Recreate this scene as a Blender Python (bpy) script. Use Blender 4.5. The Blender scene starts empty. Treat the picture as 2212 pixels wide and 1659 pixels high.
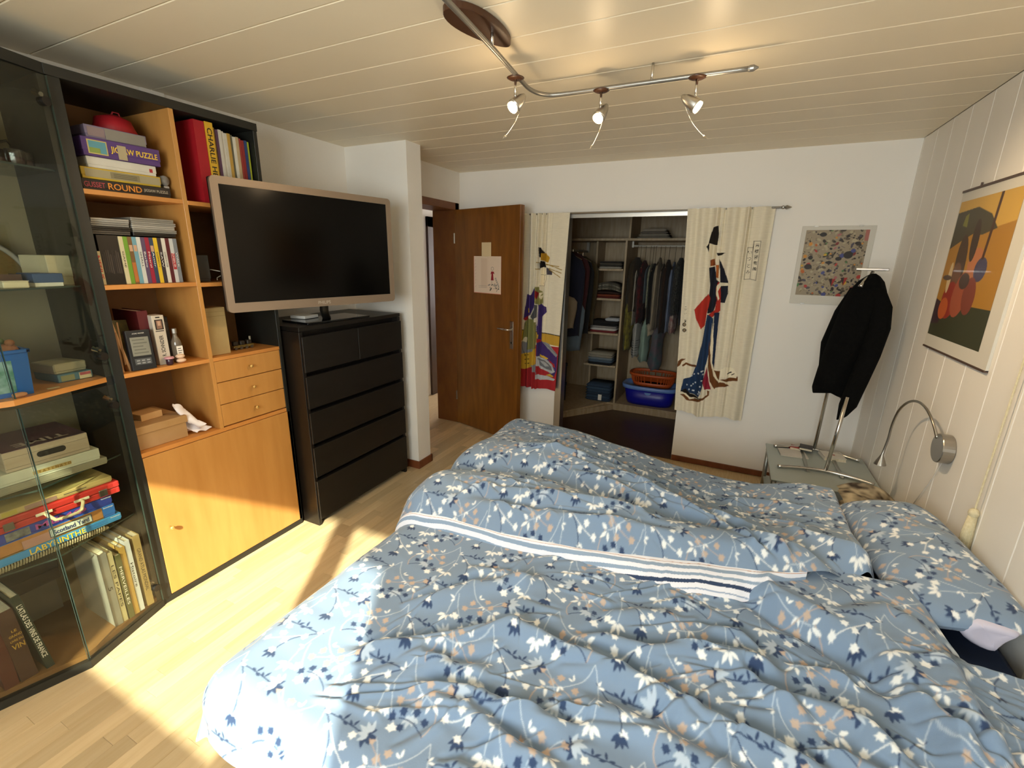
import bpy, bmesh, math, random
import numpy as np
from mathutils import Matrix, Vector
random.seed(7)
RNG = np.random.default_rng(11)
sc = bpy.context.scene
COL = sc.collection

# ------------------------------------------------------------------ camera
cam_d = bpy.data.cameras.new('camera')
cam = bpy.data.objects.new('camera', cam_d)
COL.objects.link(cam)
yaw, pitch, roll = -0.4478, -0.2690, 0.0172
fwd = Vector((math.sin(yaw)*math.cos(pitch), math.cos(yaw)*math.cos(pitch), math.sin(pitch)))
r0 = Vector((math.cos(yaw), -math.sin(yaw), 0)); u0 = r0.cross(fwd)
rt = r0*math.cos(roll)+u0*math.sin(roll); up = -r0*math.sin(roll)+u0*math.cos(roll)
cam.matrix_world = Matrix(((rt.x, up.x, -fwd.x, 0), (rt.y, up.y, -fwd.y, 0), (rt.z, up.z, -fwd.z, 1.62), (0, 0, 0, 1)))
cam_d.sensor_width = 36.0; cam_d.lens = 36.0*978.9/2212; cam_d.clip_start = 0.02
sc.camera = cam

# ------------------------------------------------------------------ sky, sun, exposure
w = bpy.data.worlds.new('sky'); sc.world = w; w.use_nodes = True
bg = w.node_tree.nodes['Background']
bg.inputs[0].default_value = (0.98, 0.98, 1.0, 1); bg.inputs[1].default_value = 14.5
sun_d = bpy.data.lights.new('sun', 'SUN'); sun_d.energy = 13.5; sun_d.angle = math.radians(0.9); sun_d.color = (1.0, 0.90, 0.72)
sun = bpy.data.objects.new('sun', sun_d); COL.objects.link(sun)
sun.rotation_euler = Vector((-0.588, 1.0, -0.72)).to_track_quat('-Z', 'Y').to_euler()
sun.location = (2, -4, 5)
por_d = bpy.data.lights.new('window_portal', 'AREA'); por_d.shape = 'RECTANGLE'; por_d.size = 1.54; por_d.size_y = 0.96
por_d.cycles.is_portal = True
por = bpy.data.objects.new('window_portal', por_d); COL.objects.link(por)
por.location = (-0.5, -1.16, 1.61); por.rotation_euler = Vector((0, 1, 0)).to_track_quat('-Z', 'Z').to_euler()
sc.view_settings.view_transform = 'Standard'; sc.view_settings.look = 'None'
sc.view_settings.gamma = 1.0; sc.view_settings.use_curve_mapping = False
sc.view_settings.exposure = 0.42
sc.cycles.max_bounces = 10; sc.cycles.diffuse_bounces = 7; sc.cycles.glossy_bounces = 4
sc.cycles.transparent_max_bounces = 16; sc.cycles.sample_clamp_indirect = 6.0; sc.cycles.caustics_reflective = False

# ------------------------------------------------------------------ helpers: materials
def lin(c):
    if isinstance(c, str):
        c = tuple(int(c[i:i+2], 16) for i in (0, 2, 4))
    return tuple((x/255/12.92 if x/255 <= 0.04045 else ((x/255+0.055)/1.055)**2.4) for x in c)
MATS = {}
def M(name, rgb='808080', rough=0.5, metal=0.0, var=0.0, vscale=8.0, stretch=(1, 1, 1), rgb2=None, bump=0.0, bscale=60.0,
      emit=None, estr=0.0, spec=0.5, objrand=0.0, sheen=0.0, coat=0.0, detail=4.0):
    if name in MATS: return MATS[name]
    m = bpy.data.materials.new(name); m.use_nodes = True; MATS[name] = m
    nt = m.node_tree; b = nt.nodes['Principled BSDF']
    c1 = lin(rgb); c2 = lin(rgb2) if rgb2 else tuple(x*(1-var) for x in c1)
    b.inputs['Roughness'].default_value = rough; b.inputs['Metallic'].default_value = metal
    b.inputs['Specular IOR Level'].default_value = spec
    b.inputs['Sheen Weight'].default_value = sheen; b.inputs['Coat Weight'].default_value = coat
    tc = nt.nodes.new('ShaderNodeTexCoord'); mp = nt.nodes.new('ShaderNodeMapping')
    mp.inputs['Scale'].default_value = stretch
    nt.links.new(tc.outputs['Object'], mp.inputs['Vector'])
    n = nt.nodes.new('ShaderNodeTexNoise'); n.inputs['Scale'].default_value = vscale; n.inputs['Detail'].default_value = detail
    nt.links.new(mp.outputs['Vector'], n.inputs['Vector'])
    r = nt.nodes.new('ShaderNodeValToRGB')
    r.color_ramp.elements[0].position = 0.3; r.color_ramp.elements[1].position = 0.7
    r.color_ramp.elements[0].color = (*c2, 1); r.color_ramp.elements[1].color = (*c1, 1)
    nt.links.new(n.outputs['Fac'], r.inputs['Fac'])
    out = r.outputs['Color']
    if objrand:
        oi = nt.nodes.new('ShaderNodeObjectInfo'); hs = nt.nodes.new('ShaderNodeHueSaturation')
        mr = nt.nodes.new('ShaderNodeMapRange'); mr.inputs['To Min'].default_value = 1-objrand; mr.inputs['To Max'].default_value = 1+objrand
        nt.links.new(oi.outputs['Random'], mr.inputs['Value']); nt.links.new(mr.outputs['Result'], hs.inputs['Value'])
        nt.links.new(out, hs.inputs['Color']); out = hs.outputs['Color']
        ad = nt.nodes.new('ShaderNodeVectorMath'); ad.operation = 'MULTIPLY_ADD'
        ad.inputs[1].default_value = (13, 7, 5)
        nt.links.new(oi.outputs['Random'], ad.inputs[0]); nt.links.new(tc.outputs['Object'], ad.inputs[2])
        nt.links.new(ad.outputs['Vector'], mp.inputs['Vector'])
    nt.links.new(out, b.inputs['Base Color'])
    if bump:
        n2 = nt.nodes.new('ShaderNodeTexNoise'); n2.inputs['Scale'].default_value = bscale
        nt.links.new(mp.outputs['Vector'], n2.inputs['Vector'])
        bp = nt.nodes.new('ShaderNodeBump'); bp.inputs['Strength'].default_value = bump; bp.inputs['Distance'].default_value = 0.004
        nt.links.new(n2.outputs['Fac'], bp.inputs['Height']); nt.links.new(bp.outputs['Normal'], b.inputs['Normal'])
    if emit:
        b.inputs['Emission Color'].default_value = (*lin(emit), 1); b.inputs['Emission Strength'].default_value = estr
    return m
def GLASS(name, tint='e8f2ea', rough=0.02, refl=1.45):
    if name in MATS: return MATS[name]
    m = bpy.data.materials.new(name); m.use_nodes = True; MATS[name] = m
    nt = m.node_tree; nt.nodes.clear()
    o = nt.nodes.new('ShaderNodeOutputMaterial'); mx = nt.nodes.new('ShaderNodeMixShader')
    t = nt.nodes.new('ShaderNodeBsdfTransparent'); g = nt.nodes.new('ShaderNodeBsdfGlossy'); f = nt.nodes.new('ShaderNodeLayerWeight')
    pw = nt.nodes.new('ShaderNodeMath'); pw.operation = 'POWER'; pw.inputs[1].default_value = 4.5
    ml = nt.nodes.new('ShaderNodeMath'); ml.operation = 'MULTIPLY_ADD'; r0_ = ((refl-1)/(refl+1))**2; ml.inputs[1].default_value = 0.9; ml.inputs[2].default_value = r0_
    f.inputs[0].default_value = 0.5
    nt.links.new(f.outputs['Facing'], pw.inputs[0]); nt.links.new(pw.outputs[0], ml.inputs[0])
    t.inputs[0].default_value = (*lin(tint), 1); g.inputs['Roughness'].default_value = rough; 
    nt.links.new(ml.outputs[0], mx.inputs[0]); nt.links.new(t.outputs[0], mx.inputs[1]); nt.links.new(g.outputs[0], mx.inputs[2])
    nt.links.new(mx.outputs[0], o.inputs[0]); return m
def PRINT(name, rough=0.8, bump=0.0, bscale=400, sheen=0.0, coat=0.0):
    if name in MATS: return MATS[name]
    m = bpy.data.materials.new(name); m.use_nodes = True; MATS[name] = m
    nt = m.node_tree; b = nt.nodes['Principled BSDF']; b.inputs['Roughness'].default_value = rough
    b.inputs['Sheen Weight'].default_value = sheen; b.inputs['Coat Weight'].default_value = coat
    b.inputs['Specular IOR Level'].default_value = 0.3
    a = nt.nodes.new('ShaderNodeAttribute'); a.attribute_name = 'print'
    nt.links.new(a.outputs['Color'], b.inputs['Base Color'])
    if bump:
        tc = nt.nodes.new('ShaderNodeTexCoord'); n2 = nt.nodes.new('ShaderNodeTexNoise'); n2.inputs['Scale'].default_value = bscale
        nt.links.new(tc.outputs['Object'], n2.inputs['Vector'])
        bp = nt.nodes.new('ShaderNodeBump'); bp.inputs['Strength'].default_value = bump; bp.inputs['Distance'].default_value = 0.002
        nt.links.new(n2.outputs['Fac'], bp.inputs['Height']); nt.links.new(bp.outputs['Normal'], b.inputs['Normal'])
    return m

# ------------------------------------------------------------------ helpers: meshes
class MB:
    def __init__(s): s.v = []; s.f = []
    def add(s, vs, fs):
        o = len(s.v); s.v += [tuple(p) for p in vs]; s.f += [tuple(i+o for i in f) for f in fs]; return s
    def box(s, x0, x1, y0, y1, z0, z1):
        return s.add([(x0,y0,z0),(x1,y0,z0),(x1,y1,z0),(x0,y1,z0),(x0,y0,z1),(x1,y0,z1),(x1,y1,z1),(x0,y1,z1)],
                     [(0,3,2,1),(4,5,6,7),(0,1,5,4),(1,2,6,5),(2,3,7,6),(3,0,4,7)])
    def hexa(s, p): return s.add(p, [(0,3,2,1),(4,5,6,7),(0,1,5,4),(1,2,6,5),(2,3,7,6),(3,0,4,7)])
    def prism(s, pts, z0, z1, axis='z'):
        n = len(pts); mk = {'z': lambda a,b,c:(a,b,c), 'x': lambda a,b,c:(c,a,b), 'y': lambda a,b,c:(a,c,b)}[axis]
        vs = [mk(a,b,z0) for a,b in pts]+[mk(a,b,z1) for a,b in pts]
        return s.add(vs, [tuple(range(n-1,-1,-1)), tuple(range(n,2*n))]+[(i,(i+1)%n,n+(i+1)%n,n+i) for i in range(n)])
    def cyl(s, p0, p1, r, n=16, r2=None, cap=True):
        return s.tube([p0, p1], [r, r if r2 is None else r2], n, cap)
    def tube(s, pts, r, n=10, cap=True):
        pts = [Vector(p) for p in pts]; k = len(pts)
        rs = r if isinstance(r, (list, tuple)) else [r]*k
        vs = []; ref = None
        for i, p in enumerate(pts):
            t = (pts[min(i+1,k-1)]-pts[max(i-1,0)]).normalized()
            if ref is None:
                ref = Vector((0,0,1)) if abs(t.z) < 0.9 else Vector((1,0,0))
            a = t.cross(ref).normalized(); b = t.cross(a).normalized(); ref = -b if False else ref
            for j in range(n):
                q = 2*math.pi*j/n
                vs.append(p+(a*math.cos(q)+b*math.sin(q))*rs[i])
        fs = [(i*n+j, i*n+(j+1)%n, (i+1)*n+(j+1)%n, (i+1)*n+j) for i in range(k-1) for j in range(n)]
        if cap: fs += [tuple(range(n-1,-1,-1)), tuple((k-1)*n+j for j in range(n))]
        return s.add(vs, fs)
    def lathe(s, prof, c=(0,0,0), n=24, M4=None):
        vs = []; k = len(prof)
        for r, z in prof:
            for j in range(n):
                q = 2*math.pi*j/n; p = Vector((r*math.cos(q), r*math.sin(q), z))
                if M4 is not None: p = M4 @ p
                vs.append((p.x+c[0], p.y+c[1], p.z+c[2]))
        fs = [(i*n+j, i*n+(j+1)%n, (i+1)*n+(j+1)%n, (i+1)*n+j) for i in range(k-1) for j in range(n)]
        fs += [tuple(range(n-1,-1,-1)), tuple((k-1)*n+j for j in range(n))]
        return s.add(vs, fs)
    def ell(s, c, rx, ry, rz, nu=16, nv=10, e=1.0):
        sg = lambda x: math.copysign(abs(x)**e, x)
        vs = []
        for i in range(nv+1):
            ph = -math.pi/2+math.pi*i/nv
            for j in range(nu):
                th = 2*math.pi*j/nu
                vs.append((c[0]+rx*sg(math.cos(ph))*sg(math.cos(th)), c[1]+ry*sg(math.cos(ph))*sg(math.sin(th)), c[2]+rz*sg(math.sin(ph))))
        fs = [(i*nu+j, i*nu+(j+1)%nu, (i+1)*nu+(j+1)%nu, (i+1)*nu+j) for i in range(nv) for j in range(nu)]
        return s.add(vs, fs)
    def loft(s, rings, cap=True):
        n = len(rings[0]); k = len(rings)
        fs = [(i*n+j, i*n+(j+1)%n, (i+1)*n+(j+1)%n, (i+1)*n+j) for i in range(k-1) for j in range(n)]
        if cap: fs += [tuple(range(n-1,-1,-1)), tuple((k-1)*n+j for j in range(n))]
        return s.add([p for r in rings for p in r], fs)
    def xf(s, m):
        s.v = [tuple(m @ Vector(p)) for p in s.v]; return s
    def build(s, name, mat, parent=None, smooth=False, bevel=0.0, seg=1, fixn=True):
        me = bpy.data.meshes.new(name)
        off = WL(parent)
        me.from_pydata([(x-off.x, y-off.y, z-off.z) for x,y,z in s.v], [], s.f)
        if bevel or fixn:
            bm = bmesh.new(); bm.from_mesh(me)
            if fixn: bmesh.ops.recalc_face_normals(bm, faces=bm.faces)
            if bevel: bmesh.ops.bevel(bm, geom=list(bm.edges), offset=bevel, segments=seg, affect='EDGES', profile=0.5)
            bm.to_mesh(me); bm.free()
        me.materials.append(MATS[mat] if isinstance(mat, str) else mat)
        if smooth: me.polygons.foreach_set('use_smooth', [True]*len(me.polygons))
        o = bpy.data.objects.new(name, me); COL.objects.link(o)
        if parent: o.parent = parent
        return o
def WL(p):
    v = Vector((0,0,0))
    while p is not None: v = v+p.location; p = p.parent
    return v
def tag(o, label=None, cat=None, group=None, kind=None):
    if label: o['label'] = label
    if cat: o['category'] = cat
    if group: o['group'] = group
    if kind: o['kind'] = kind
    return o
def thing(name, label, cat, loc=(0,0,0), group=None):
    o = bpy.data.objects.new(name, None); o.empty_display_size = 0.05; COL.objects.link(o); o.location = loc
    return tag(o, label, cat, group)
def struct(o): o['kind'] = 'structure'; return o
def B(name, mat, parent, x0, x1, y0, y1, z0, z1, bevel=0.0):
    return MB().box(x0,x1,y0,y1,z0,z1).build(name, mat, parent, bevel=bevel)
_tc = {}
def text_tris(body, font_bold=False):
    if body in _tc: return _tc[body]
    cu = bpy.data.curves.new('t', 'FONT'); cu.body = body; cu.size = 1.0; cu.align_x = 'CENTER'; cu.align_y = 'CENTER'
    cu.resolution_u = 3
    if font_bold: cu.offset = 0.015
    ob = bpy.data.objects.new('t', cu); COL.objects.link(ob)
    bpy.context.view_layer.update()
    dg = bpy.context.evaluated_depsgraph_get(); me = bpy.data.meshes.new_from_object(ob.evaluated_get(dg))
    vs = [tuple(v.co) for v in me.vertices]; fs = [tuple(p.vertices) for p in me.polygons]
    bpy.data.objects.remove(ob); bpy.data.curves.remove(cu); bpy.data.meshes.remove(me)
    _tc[body] = (vs, fs); return _tc[body]
def TEXT(body, mat, parent, c, X, Y, w=None, h=None, name='lettering', bold=False, d=0.0008):
    """flat print: text centred at c, running along X, upright along Y; w or h fix its size"""
    vs, fs = text_tris(body, bold)
    if not vs: return None
    xs = [v[0] for v in vs]; ys = [v[1] for v in vs]
    tw = max(xs)-min(xs); th = max(ys)-min(ys); cx = (max(xs)+min(xs))/2; cy = (max(ys)+min(ys))/2
    sx = w/tw if w else None; sy = h/th if h else None
    sx = sx or sy; sy = sy or sx
    X = Vector(X).normalized(); Y = Vector(Y).normalized(); N = X.cross(Y); c = Vector(c)+N*d
    b = MB(); b.add([c+X*((v[0]-cx)*sx)+Y*((v[1]-cy)*sy) for v in vs], fs)
    return b.build(name, mat, parent, fixn=False)
PX = ((0,1,0),(0,0,1))       # faces +x
PY = ((1,0,0),(0,0,1))       # faces -y
DN = ((0,0,-1),(0,1,0))      # spine text, top to bottom, faces +x
def copy_tree(o, loc, parent=None):
    c = o.copy(); COL.objects.link(c); c.location = loc if parent is None else o.location; c.parent = parent
    for ch in o.children: copy_tree(ch, None, c)
    return c

# ------------------------------------------------------------------ helpers: printed colour fields on fine grids
class Canvas:
    def __init__(s, w, h, res, base):
        s.w, s.h, s.res = w, h, res; s.nx, s.ny = max(2,int(round(w/res))), max(2,int(round(h/res)))
        s.a = np.empty((s.ny, s.nx, 3), np.float32); s.a[:] = lin(base)
        s.X = (np.arange(s.nx)+0.5)*w/s.nx; s.Y = (np.arange(s.ny)+0.5)*h/s.ny
    def _sub(s, x0, x1, y0, y1):
        i0 = max(0,int(np.searchsorted(s.X, x0))-1); i1 = min(s.nx,int(np.searchsorted(s.X, x1))+1)
        j0 = max(0,int(np.searchsorted(s.Y, y0))-1); j1 = min(s.ny,int(np.searchsorted(s.Y, y1))+1)
        return slice(j0,j1), slice(i0,i1)
    def put(s, sl, mask, col):
        c = np.array(lin(col), np.float32); m = mask[..., None]
        s.a[sl] = s.a[sl]*(1-m)+c*m
    def poly(s, pts, col, soft=True):
        p = np.array(pts, float)
        sl = s._sub(p[:,0].min(), p[:,0].max(), p[:,1].min(), p[:,1].max())
        if sl[0].stop <= sl[0].start or sl[1].stop <= sl[1].start: return
        ss = ((-.25,-.25),(.25,-.25),(-.25,.25),(.25,.25)) if soft else ((0,0),)
        acc = 0
        for dx, dy in ss:
            xx, yy = np.meshgrid(s.X[sl[1]]+dx*s.res, s.Y[sl[0]]+dy*s.res)
            ins = np.zeros(xx.shape, bool); n = len(p)
            for i in range(n):
                x1,y1 = p[i]; x2,y2 = p[(i+1)%n]
                if y1 == y2: continue
                c = ((y1 > yy) != (y2 > yy)) & (xx < (x2-x1)*(yy-y1)/(y2-y1)+x1); ins ^= c
            acc = acc+ins
        s.put(sl, (acc/len(ss)).astype(np.float32), col)
    def line(s, pts, wd, col):
        for a, b in zip(pts[:-1], pts[1:]):
            a = np.array(a,float); b = np.array(b,float); wm = wd/2+s.res
            sl = s._sub(min(a[0],b[0])-wm, max(a[0],b[0])+wm, min(a[1],b[1])-wm, max(a[1],b[1])+wm)
            if sl[0].stop <= sl[0].start or sl[1].stop <= sl[1].start: continue
            xx, yy = np.meshgrid(s.X[sl[1]], s.Y[sl[0]]); d = b-a; L = (d@d) or 1e-9
            t = np.clip(((xx-a[0])*d[0]+(yy-a[1])*d[1])/L, 0, 1)
            dist = np.hypot(xx-a[0]-t*d[0], yy-a[1]-t*d[1])
            s.put(sl, np.clip((wd/2-dist)/s.res+0.5, 0, 1).astype(np.float32), col)
    def ell(s, cx, cy, rx, ry, col, ang=0, n=20):
        ca, sa = math.cos(ang), math.sin(ang)
        s.poly([(cx+rx*math.cos(t)*ca-ry*math.sin(t)*sa, cy+rx*math.cos(t)*sa+ry*math.sin(t)*ca) for t in [2*math.pi*i/n for i in range(n)]], col)
    def rect(s, x0, x1, y0, y1, col): s.poly([(x0,y0),(x1,y0),(x1,y1),(x0,y1)], col)
    def text(s, body, cx, cy, h, col, w=None):
        vs, fs = text_tris(body)
        if not vs: return
        xs = [v[0] for v in vs]; ys = [v[1] for v in vs]; mx=(max(xs)+min(xs))/2; my=(max(ys)+min(ys))/2
        k = kx = h
        for f in fs: s.poly([((vs[i][0]-mx)*kx+cx, (vs[i][1]-my)*k+cy) for i in f], col, soft=False)
    def leaf(s, x, y, ang, L, W, col):
        ca, sa = math.cos(ang), math.sin(ang)
        pts = [(0,0),(.25*L,W*.42),(.55*L,W*.5),(.85*L,W*.22),(L,0),(.85*L,-W*.22),(.55*L,-W*.5),(.25*L,-W*.42)]
        s.poly([(x+a*ca-b*sa, y+a*sa+b*ca) for a,b in pts], col)
    def sample(s, u, v, wrap=False):
        i = np.floor(u/s.w*s.nx).astype(int); j = np.floor(v/s.h*s.ny).astype(int)
        if wrap: i %= s.nx; j %= s.ny
        else: i = np.clip(i,0,s.nx-1); j = np.clip(j,0,s.ny-1)
        return s.a[j, i]
def grid_mesh(name, P, mat, parent=None, colors=None, smooth=True, flip=False):
    """P: (nv, nu, 3) world points"""
    nv, nu = P.shape[:2]; off = WL(parent)
    me = bpy.data.meshes.new(name)
    me.vertices.add(nu*nv)
    me.vertices.foreach_set('co', (P-np.array(off)).reshape(-1).astype(np.float32))
    a = (np.arange(nv-1)[:,None]*nu+np.arange(nu-1)[None,:]).reshape(-1)
    q = np.stack([a, a+1, a+nu+1, a+nu], 1)
    if flip: q = q[:, ::-1]
    nf = len(q)
    me.loops.add(nf*4); me.loops.foreach_set('vertex_index', q.reshape(-1).astype(np.int32))
    me.polygons.add(nf); me.polygons.foreach_set('loop_start', (np.arange(nf)*4).astype(np.int32))
    if smooth: me.polygons.foreach_set('use_smooth', np.ones(nf, bool))
    me.update(calc_edges=True); me.validate()
    if colors is not None:
        at = me.color_attributes.new('print', 'FLOAT_COLOR', 'POINT')
        c = np.ones((nu*nv,4), np.float32); c[:,:3] = colors.reshape(-1,3)
        at.data.foreach_set('color', c.reshape(-1))
    me.materials.append(MATS[mat] if isinstance(mat, str) else mat)
    o = bpy.data.objects.new(name, me); COL.objects.link(o)
    if parent: o.parent = parent
    return o
def flat_print(name, cv, mat, parent, o, X, Y):
    """printed sheet: canvas cv laid from corner o along X and Y"""
    u, v = np.meshgrid(np.linspace(0,cv.w,cv.nx+1), np.linspace(0,cv.h,cv.ny+1))
    P = np.array(o)[None,None]+u[...,None]*np.array(X,float)+v[...,None]*np.array(Y,float)
    return grid_mesh(name, P, mat, parent, cv.sample(u-1e-6, v-1e-6), smooth=False)

# ================================================================== THE ROOM
H, XR, XL, YF, YB = 2.365, 0.90, -2.63, 3.80, -1.0
XD = -2.39                                    # wall with the room door
M('plaster', 'efebe4', 0.9, var=0.03, vscale=3, bump=0.25, bscale=220)
M('wall_white', 'f1eee9', 0.7, var=0.02, vscale=2)
M('ceiling_paint', 'ece0c6', 0.40, var=0.02, vscale=2)
M('panel_paint', 'ece8e1', 0.5, var=0.02, vscale=3)
M('groove', 'd9cfc0', 0.9)
M('laminate', 'd6bf97', 0.36, rgb2='cab085', vscale=5, stretch=(9,0.7,3), objrand=0.2, coat=0.15, detail=6)
M('laminate_base', 'd2bb93', 0.4, rgb2='c4a87c', vscale=9, stretch=(9,0.9,3))
M('door_wood', '805019', 0.34, rgb2='663b10', vscale=4, stretch=(5,5,0.7), detail=6, coat=0.1)
M('trim_wood', '80501f', 0.4, rgb2='6f3d1a', vscale=6, stretch=(2,2,1))
M('base_wood', '7b4526', 0.45, rgb2='653418', vscale=6, stretch=(3,3,1))
M('dark_floor', '5a4436', 0.35, rgb2='4a362a', vscale=10, stretch=(1,8,1))
M('closet_wood', 'b7a488', 0.55, rgb2='a5906f', vscale=6, stretch=(6,6,0.8), detail=5)
M('alu', 'b9b7b2', 0.35, 1.0); M('chrome', 'd8d6d2', 0.18, 1.0); M('steel', 'a9a6a0', 0.28, 1.0)
M('black', '17130f', 0.5); M('hall_dark', '3c2413', 0.5)
GLASS('clear_glass', 'f2f6f4')

# floor: base slab plus separate laminate strips
fl = struct(MB().box(XL-1.2, XR+0.1, YB-0.1, 6.2, -0.10, -0.004).build('floor', 'laminate_base'))
lens = [0.32, 0.42, 0.54]; meshes = []
for L in lens:
    o = MB().box(0, 0.0655, 0, L-0.0006, -0.004, 0).build('floor_strip', 'laminate', fl, bevel=0.0004); meshes.append(o.data); bpy.data.objects.remove(o)
x = -2.63; rr = random.Random(3)
while x < -0.85:
    y = -0.25-rr.random()*0.4
    while y < 3.86:
        k = rr.randrange(3)
        if x > -2.33 or y > 2.75:
            s_ = bpy.data.objects.new('floor_strip', meshes[k]); COL.objects.link(s_); s_.parent = fl; s_.location = (x, y, 0)
        y += lens[k]
    x += 0.066
# ceiling: boards running along x
ce = struct(MB().box(XL-1.2, XR+0.1, YB-0.1, 6.2, H+0.012, H+0.1).build('ceiling', 'groove'))
cb = MB().box(XL, XR, 0.0, 0.2085, 0, 0.012).build('ceiling_board', 'ceiling_paint', ce, bevel=0.0025); cbm = cb.data; bpy.data.objects.remove(cb)
y = 1.235-0.2117*11
while y < YF:
    o = bpy.data.objects.new('ceiling_board', cbm); COL.objects.link(o); o.parent = ce; o.location = (0, y, H); y += 0.2117
# left wall behind the wall unit
struct(MB().box(XL-0.1, XL, YB-0.1, 2.66, 0, H+0.02).build('wall_left', 'plaster'))
# pier between chest and door
struct(MB().box(XL-0.1, -2.085, 2.66, 2.815, 0, H+0.02).build('wall_pier', 'plaster'))
bp_ = struct(MB().box(-2.4, -2.073, 2.648, 2.66, 0, 0.062).box(-2.085, -2.073, 2.66, 2.827, 0, 0.062).box(-2.39, -2.073, 2.815, 2.827, 0, 0.062).build('baseboard_pier', 'base_wood', bevel=0.002))
# wall with the doorway (thick reveal)
struct(MB().box(-2.62, XD, 2.815, 2.90, 0, H+0.02).box(-2.62, XD, 3.735, YF+0.12, 0, H+0.02).box(-2.62, XD, 2.90, 3.735, 2.07, H+0.02).build('wall_door', 'plaster'))
dt = struct(MB().box(-2.63, XD+0.012, 2.865, 2.91, 0, 2.10).box(-2.63, XD+0.012, 3.705, 3.765, 0, 2.10).box(-2.63, XD+0.012, 2.865, 3.765, 2.04, 2.10).build('trim_1', 'trim_wood', bevel=0.002))
# the room door, standing open
hinge = Vector((-2.378, 3.714, 0)); ang = -0.275
dm = Matrix.Translation(hinge) @ Matrix.Rotation(ang, 4, 'Z')
door = thing('door_1', 'brown veneered room door standing open beside the closet', 'door', hinge); door['kind'] = 'structure'
MB().box(0, 0.79, -0.02, 0.02, 0.008, 2.04).xf(dm).build('door_leaf', 'door_wood', door, bevel=0.002)
MB().box(0.755, 0.79, 0.0205, 0.032, 0.008, 2.04).xf(dm).build('door_rebate', 'door_wood', door, bevel=0.002)
hs = MB().box(0.70, 0.738, -0.026, -0.019, 0.865, 1.105).xf(dm).build('handle_plate', 'chrome', door, bevel=0.002)
MB().tube([(0.719,-0.022,1.035),(0.719,-0.065,1.035),(0.71,-0.072,1.035),(0.60,-0.072,1.037)], 0.009, 10).xf(dm).build('lever', 'chrome', hs, smooth=True)
MB().cyl((0.719,-0.027,0.92),(0.719,-0.029,0.92),0.008,12).xf(dm).build('keyhole', 'black', hs)
for zz in (0.25, 1.75): MB().cyl((-0.004,-0.022,zz),(-0.004,-0.022,zz+0.09),0.007,10).xf(dm).build('hinge', 'steel', door)
# papers taped to the door
def on_door(px, pz): return dm @ Vector((px, -0.0212, pz))
dX = dm.to_3x3() @ Vector((1,0,0))
n1 = thing('paper_note', 'small blank cream note taped on the brown door above the drawing', 'note', on_door(0.41,1.655))
PRINT('paper_print', 0.85)
cv = Canvas(0.115,0.118,0.008,'d8c49c'); flat_print('sheet',cv,'paper_print',n1,on_door(0.41-0.0575,1.637),dX,(0,0,1))
n2 = thing('paper_drawing', 'square sketch sheet with a tiny red dressed figure taped on the brown door', 'drawing', on_door(0.42,1.32))
cv = Canvas(0.335,0.318,0.002,'dfcbb6')
cv.rect(0,0.335,0,0.004,'d98f7c'); cv.rect(0,0.004,0,0.318,'d9a090'); cv.rect(0.331,0.335,0,0.318,'e2a994')
cv.rect(0.09,0.165,0.05,0.30,'d6bfa8'); cv.line([(0.175,0.05),(0.175,0.31)],0.002,'c9ab92')
cv.poly([(0.222,0.185),(0.238,0.185),(0.246,0.115),(0.212,0.115)],'8c1f2a'); cv.poly([(0.216,0.19),(0.246,0.19),(0.256,0.168),(0.232,0.176),(0.208,0.165)],'8c1f2a')
cv.ell(0.230,0.213,0.017,0.017,'a8998c'); cv.ell(0.230,0.213,0.012,0.012,'dfcbb6'); cv.line([(0.224,0.115),(0.222,0.085)],0.003,'6b6058')
r3 = random.Random(5)
for i in range(16):
    a = 0.19+r3.random()*0.12; b = 0.02+r3.random()*0.07; cv.ell(a,b,0.006+r3.random()*0.014,0.003+r3.random()*0.005,r3.choice(['8c8580','6d675f','b0a598']),r3.random())
for i in range(5): cv.ell(0.30-0.008*i+r3.random()*0.01,0.07+0.022*i*0.7,0.010,0.008,'a59b90',0.6)
for i in range(9): cv.line([(0.012+r3.random()*0.006,0.05+i*0.028),(0.020+r3.random()*0.01,0.062+i*0.028)],0.0025,'b98a86')
for j in range(2): cv.line([(0.06+i*0.006,0.062-j*0.014+0.003*(i%2)) for i in range(18)],0.002,'9b938a')
flat_print('sheet',cv,'paper_print',n2,on_door(0.42-0.1675,1.322),dX,(0,0,1))
# hall beyond the doorway
struct(MB().box(-3.32,-3.2,1.5,6.2,0,H+0.02).build('wall_hall', 'wall_white'))
struct(MB().box(-3.32,-3.05,6.1,6.2,0,H+0.02).box(-2.65,-2.4,6.1,6.2,0,H+0.02).box(-3.05,-2.65,6.1,6.2,0,0.9).box(-3.05,-2.65,6.1,6.2,2.05,H+0.02).box(-3.32,-2.62,1.4,1.5,0,H+0.02).box(-2.4,-2.3,3.93,6.2,0,H+0.02).build('wall_hall_end', 'wall_white'))  # unseen opening in the end wall, added to let daylight into the hall
d2 = struct(MB().box(-3.2,-3.17,4.37,4.50,0,2.06).box(-3.2,-3.17,5.25,5.38,0,2.06).box(-3.2,-3.17,4.37,5.38,1.95,2.06).build('door_2','hall_dark',bevel=0.002))
B('door_leaf','hall_dark',d2,-3.195,-3.18,4.50,5.25,0,1.95)
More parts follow.
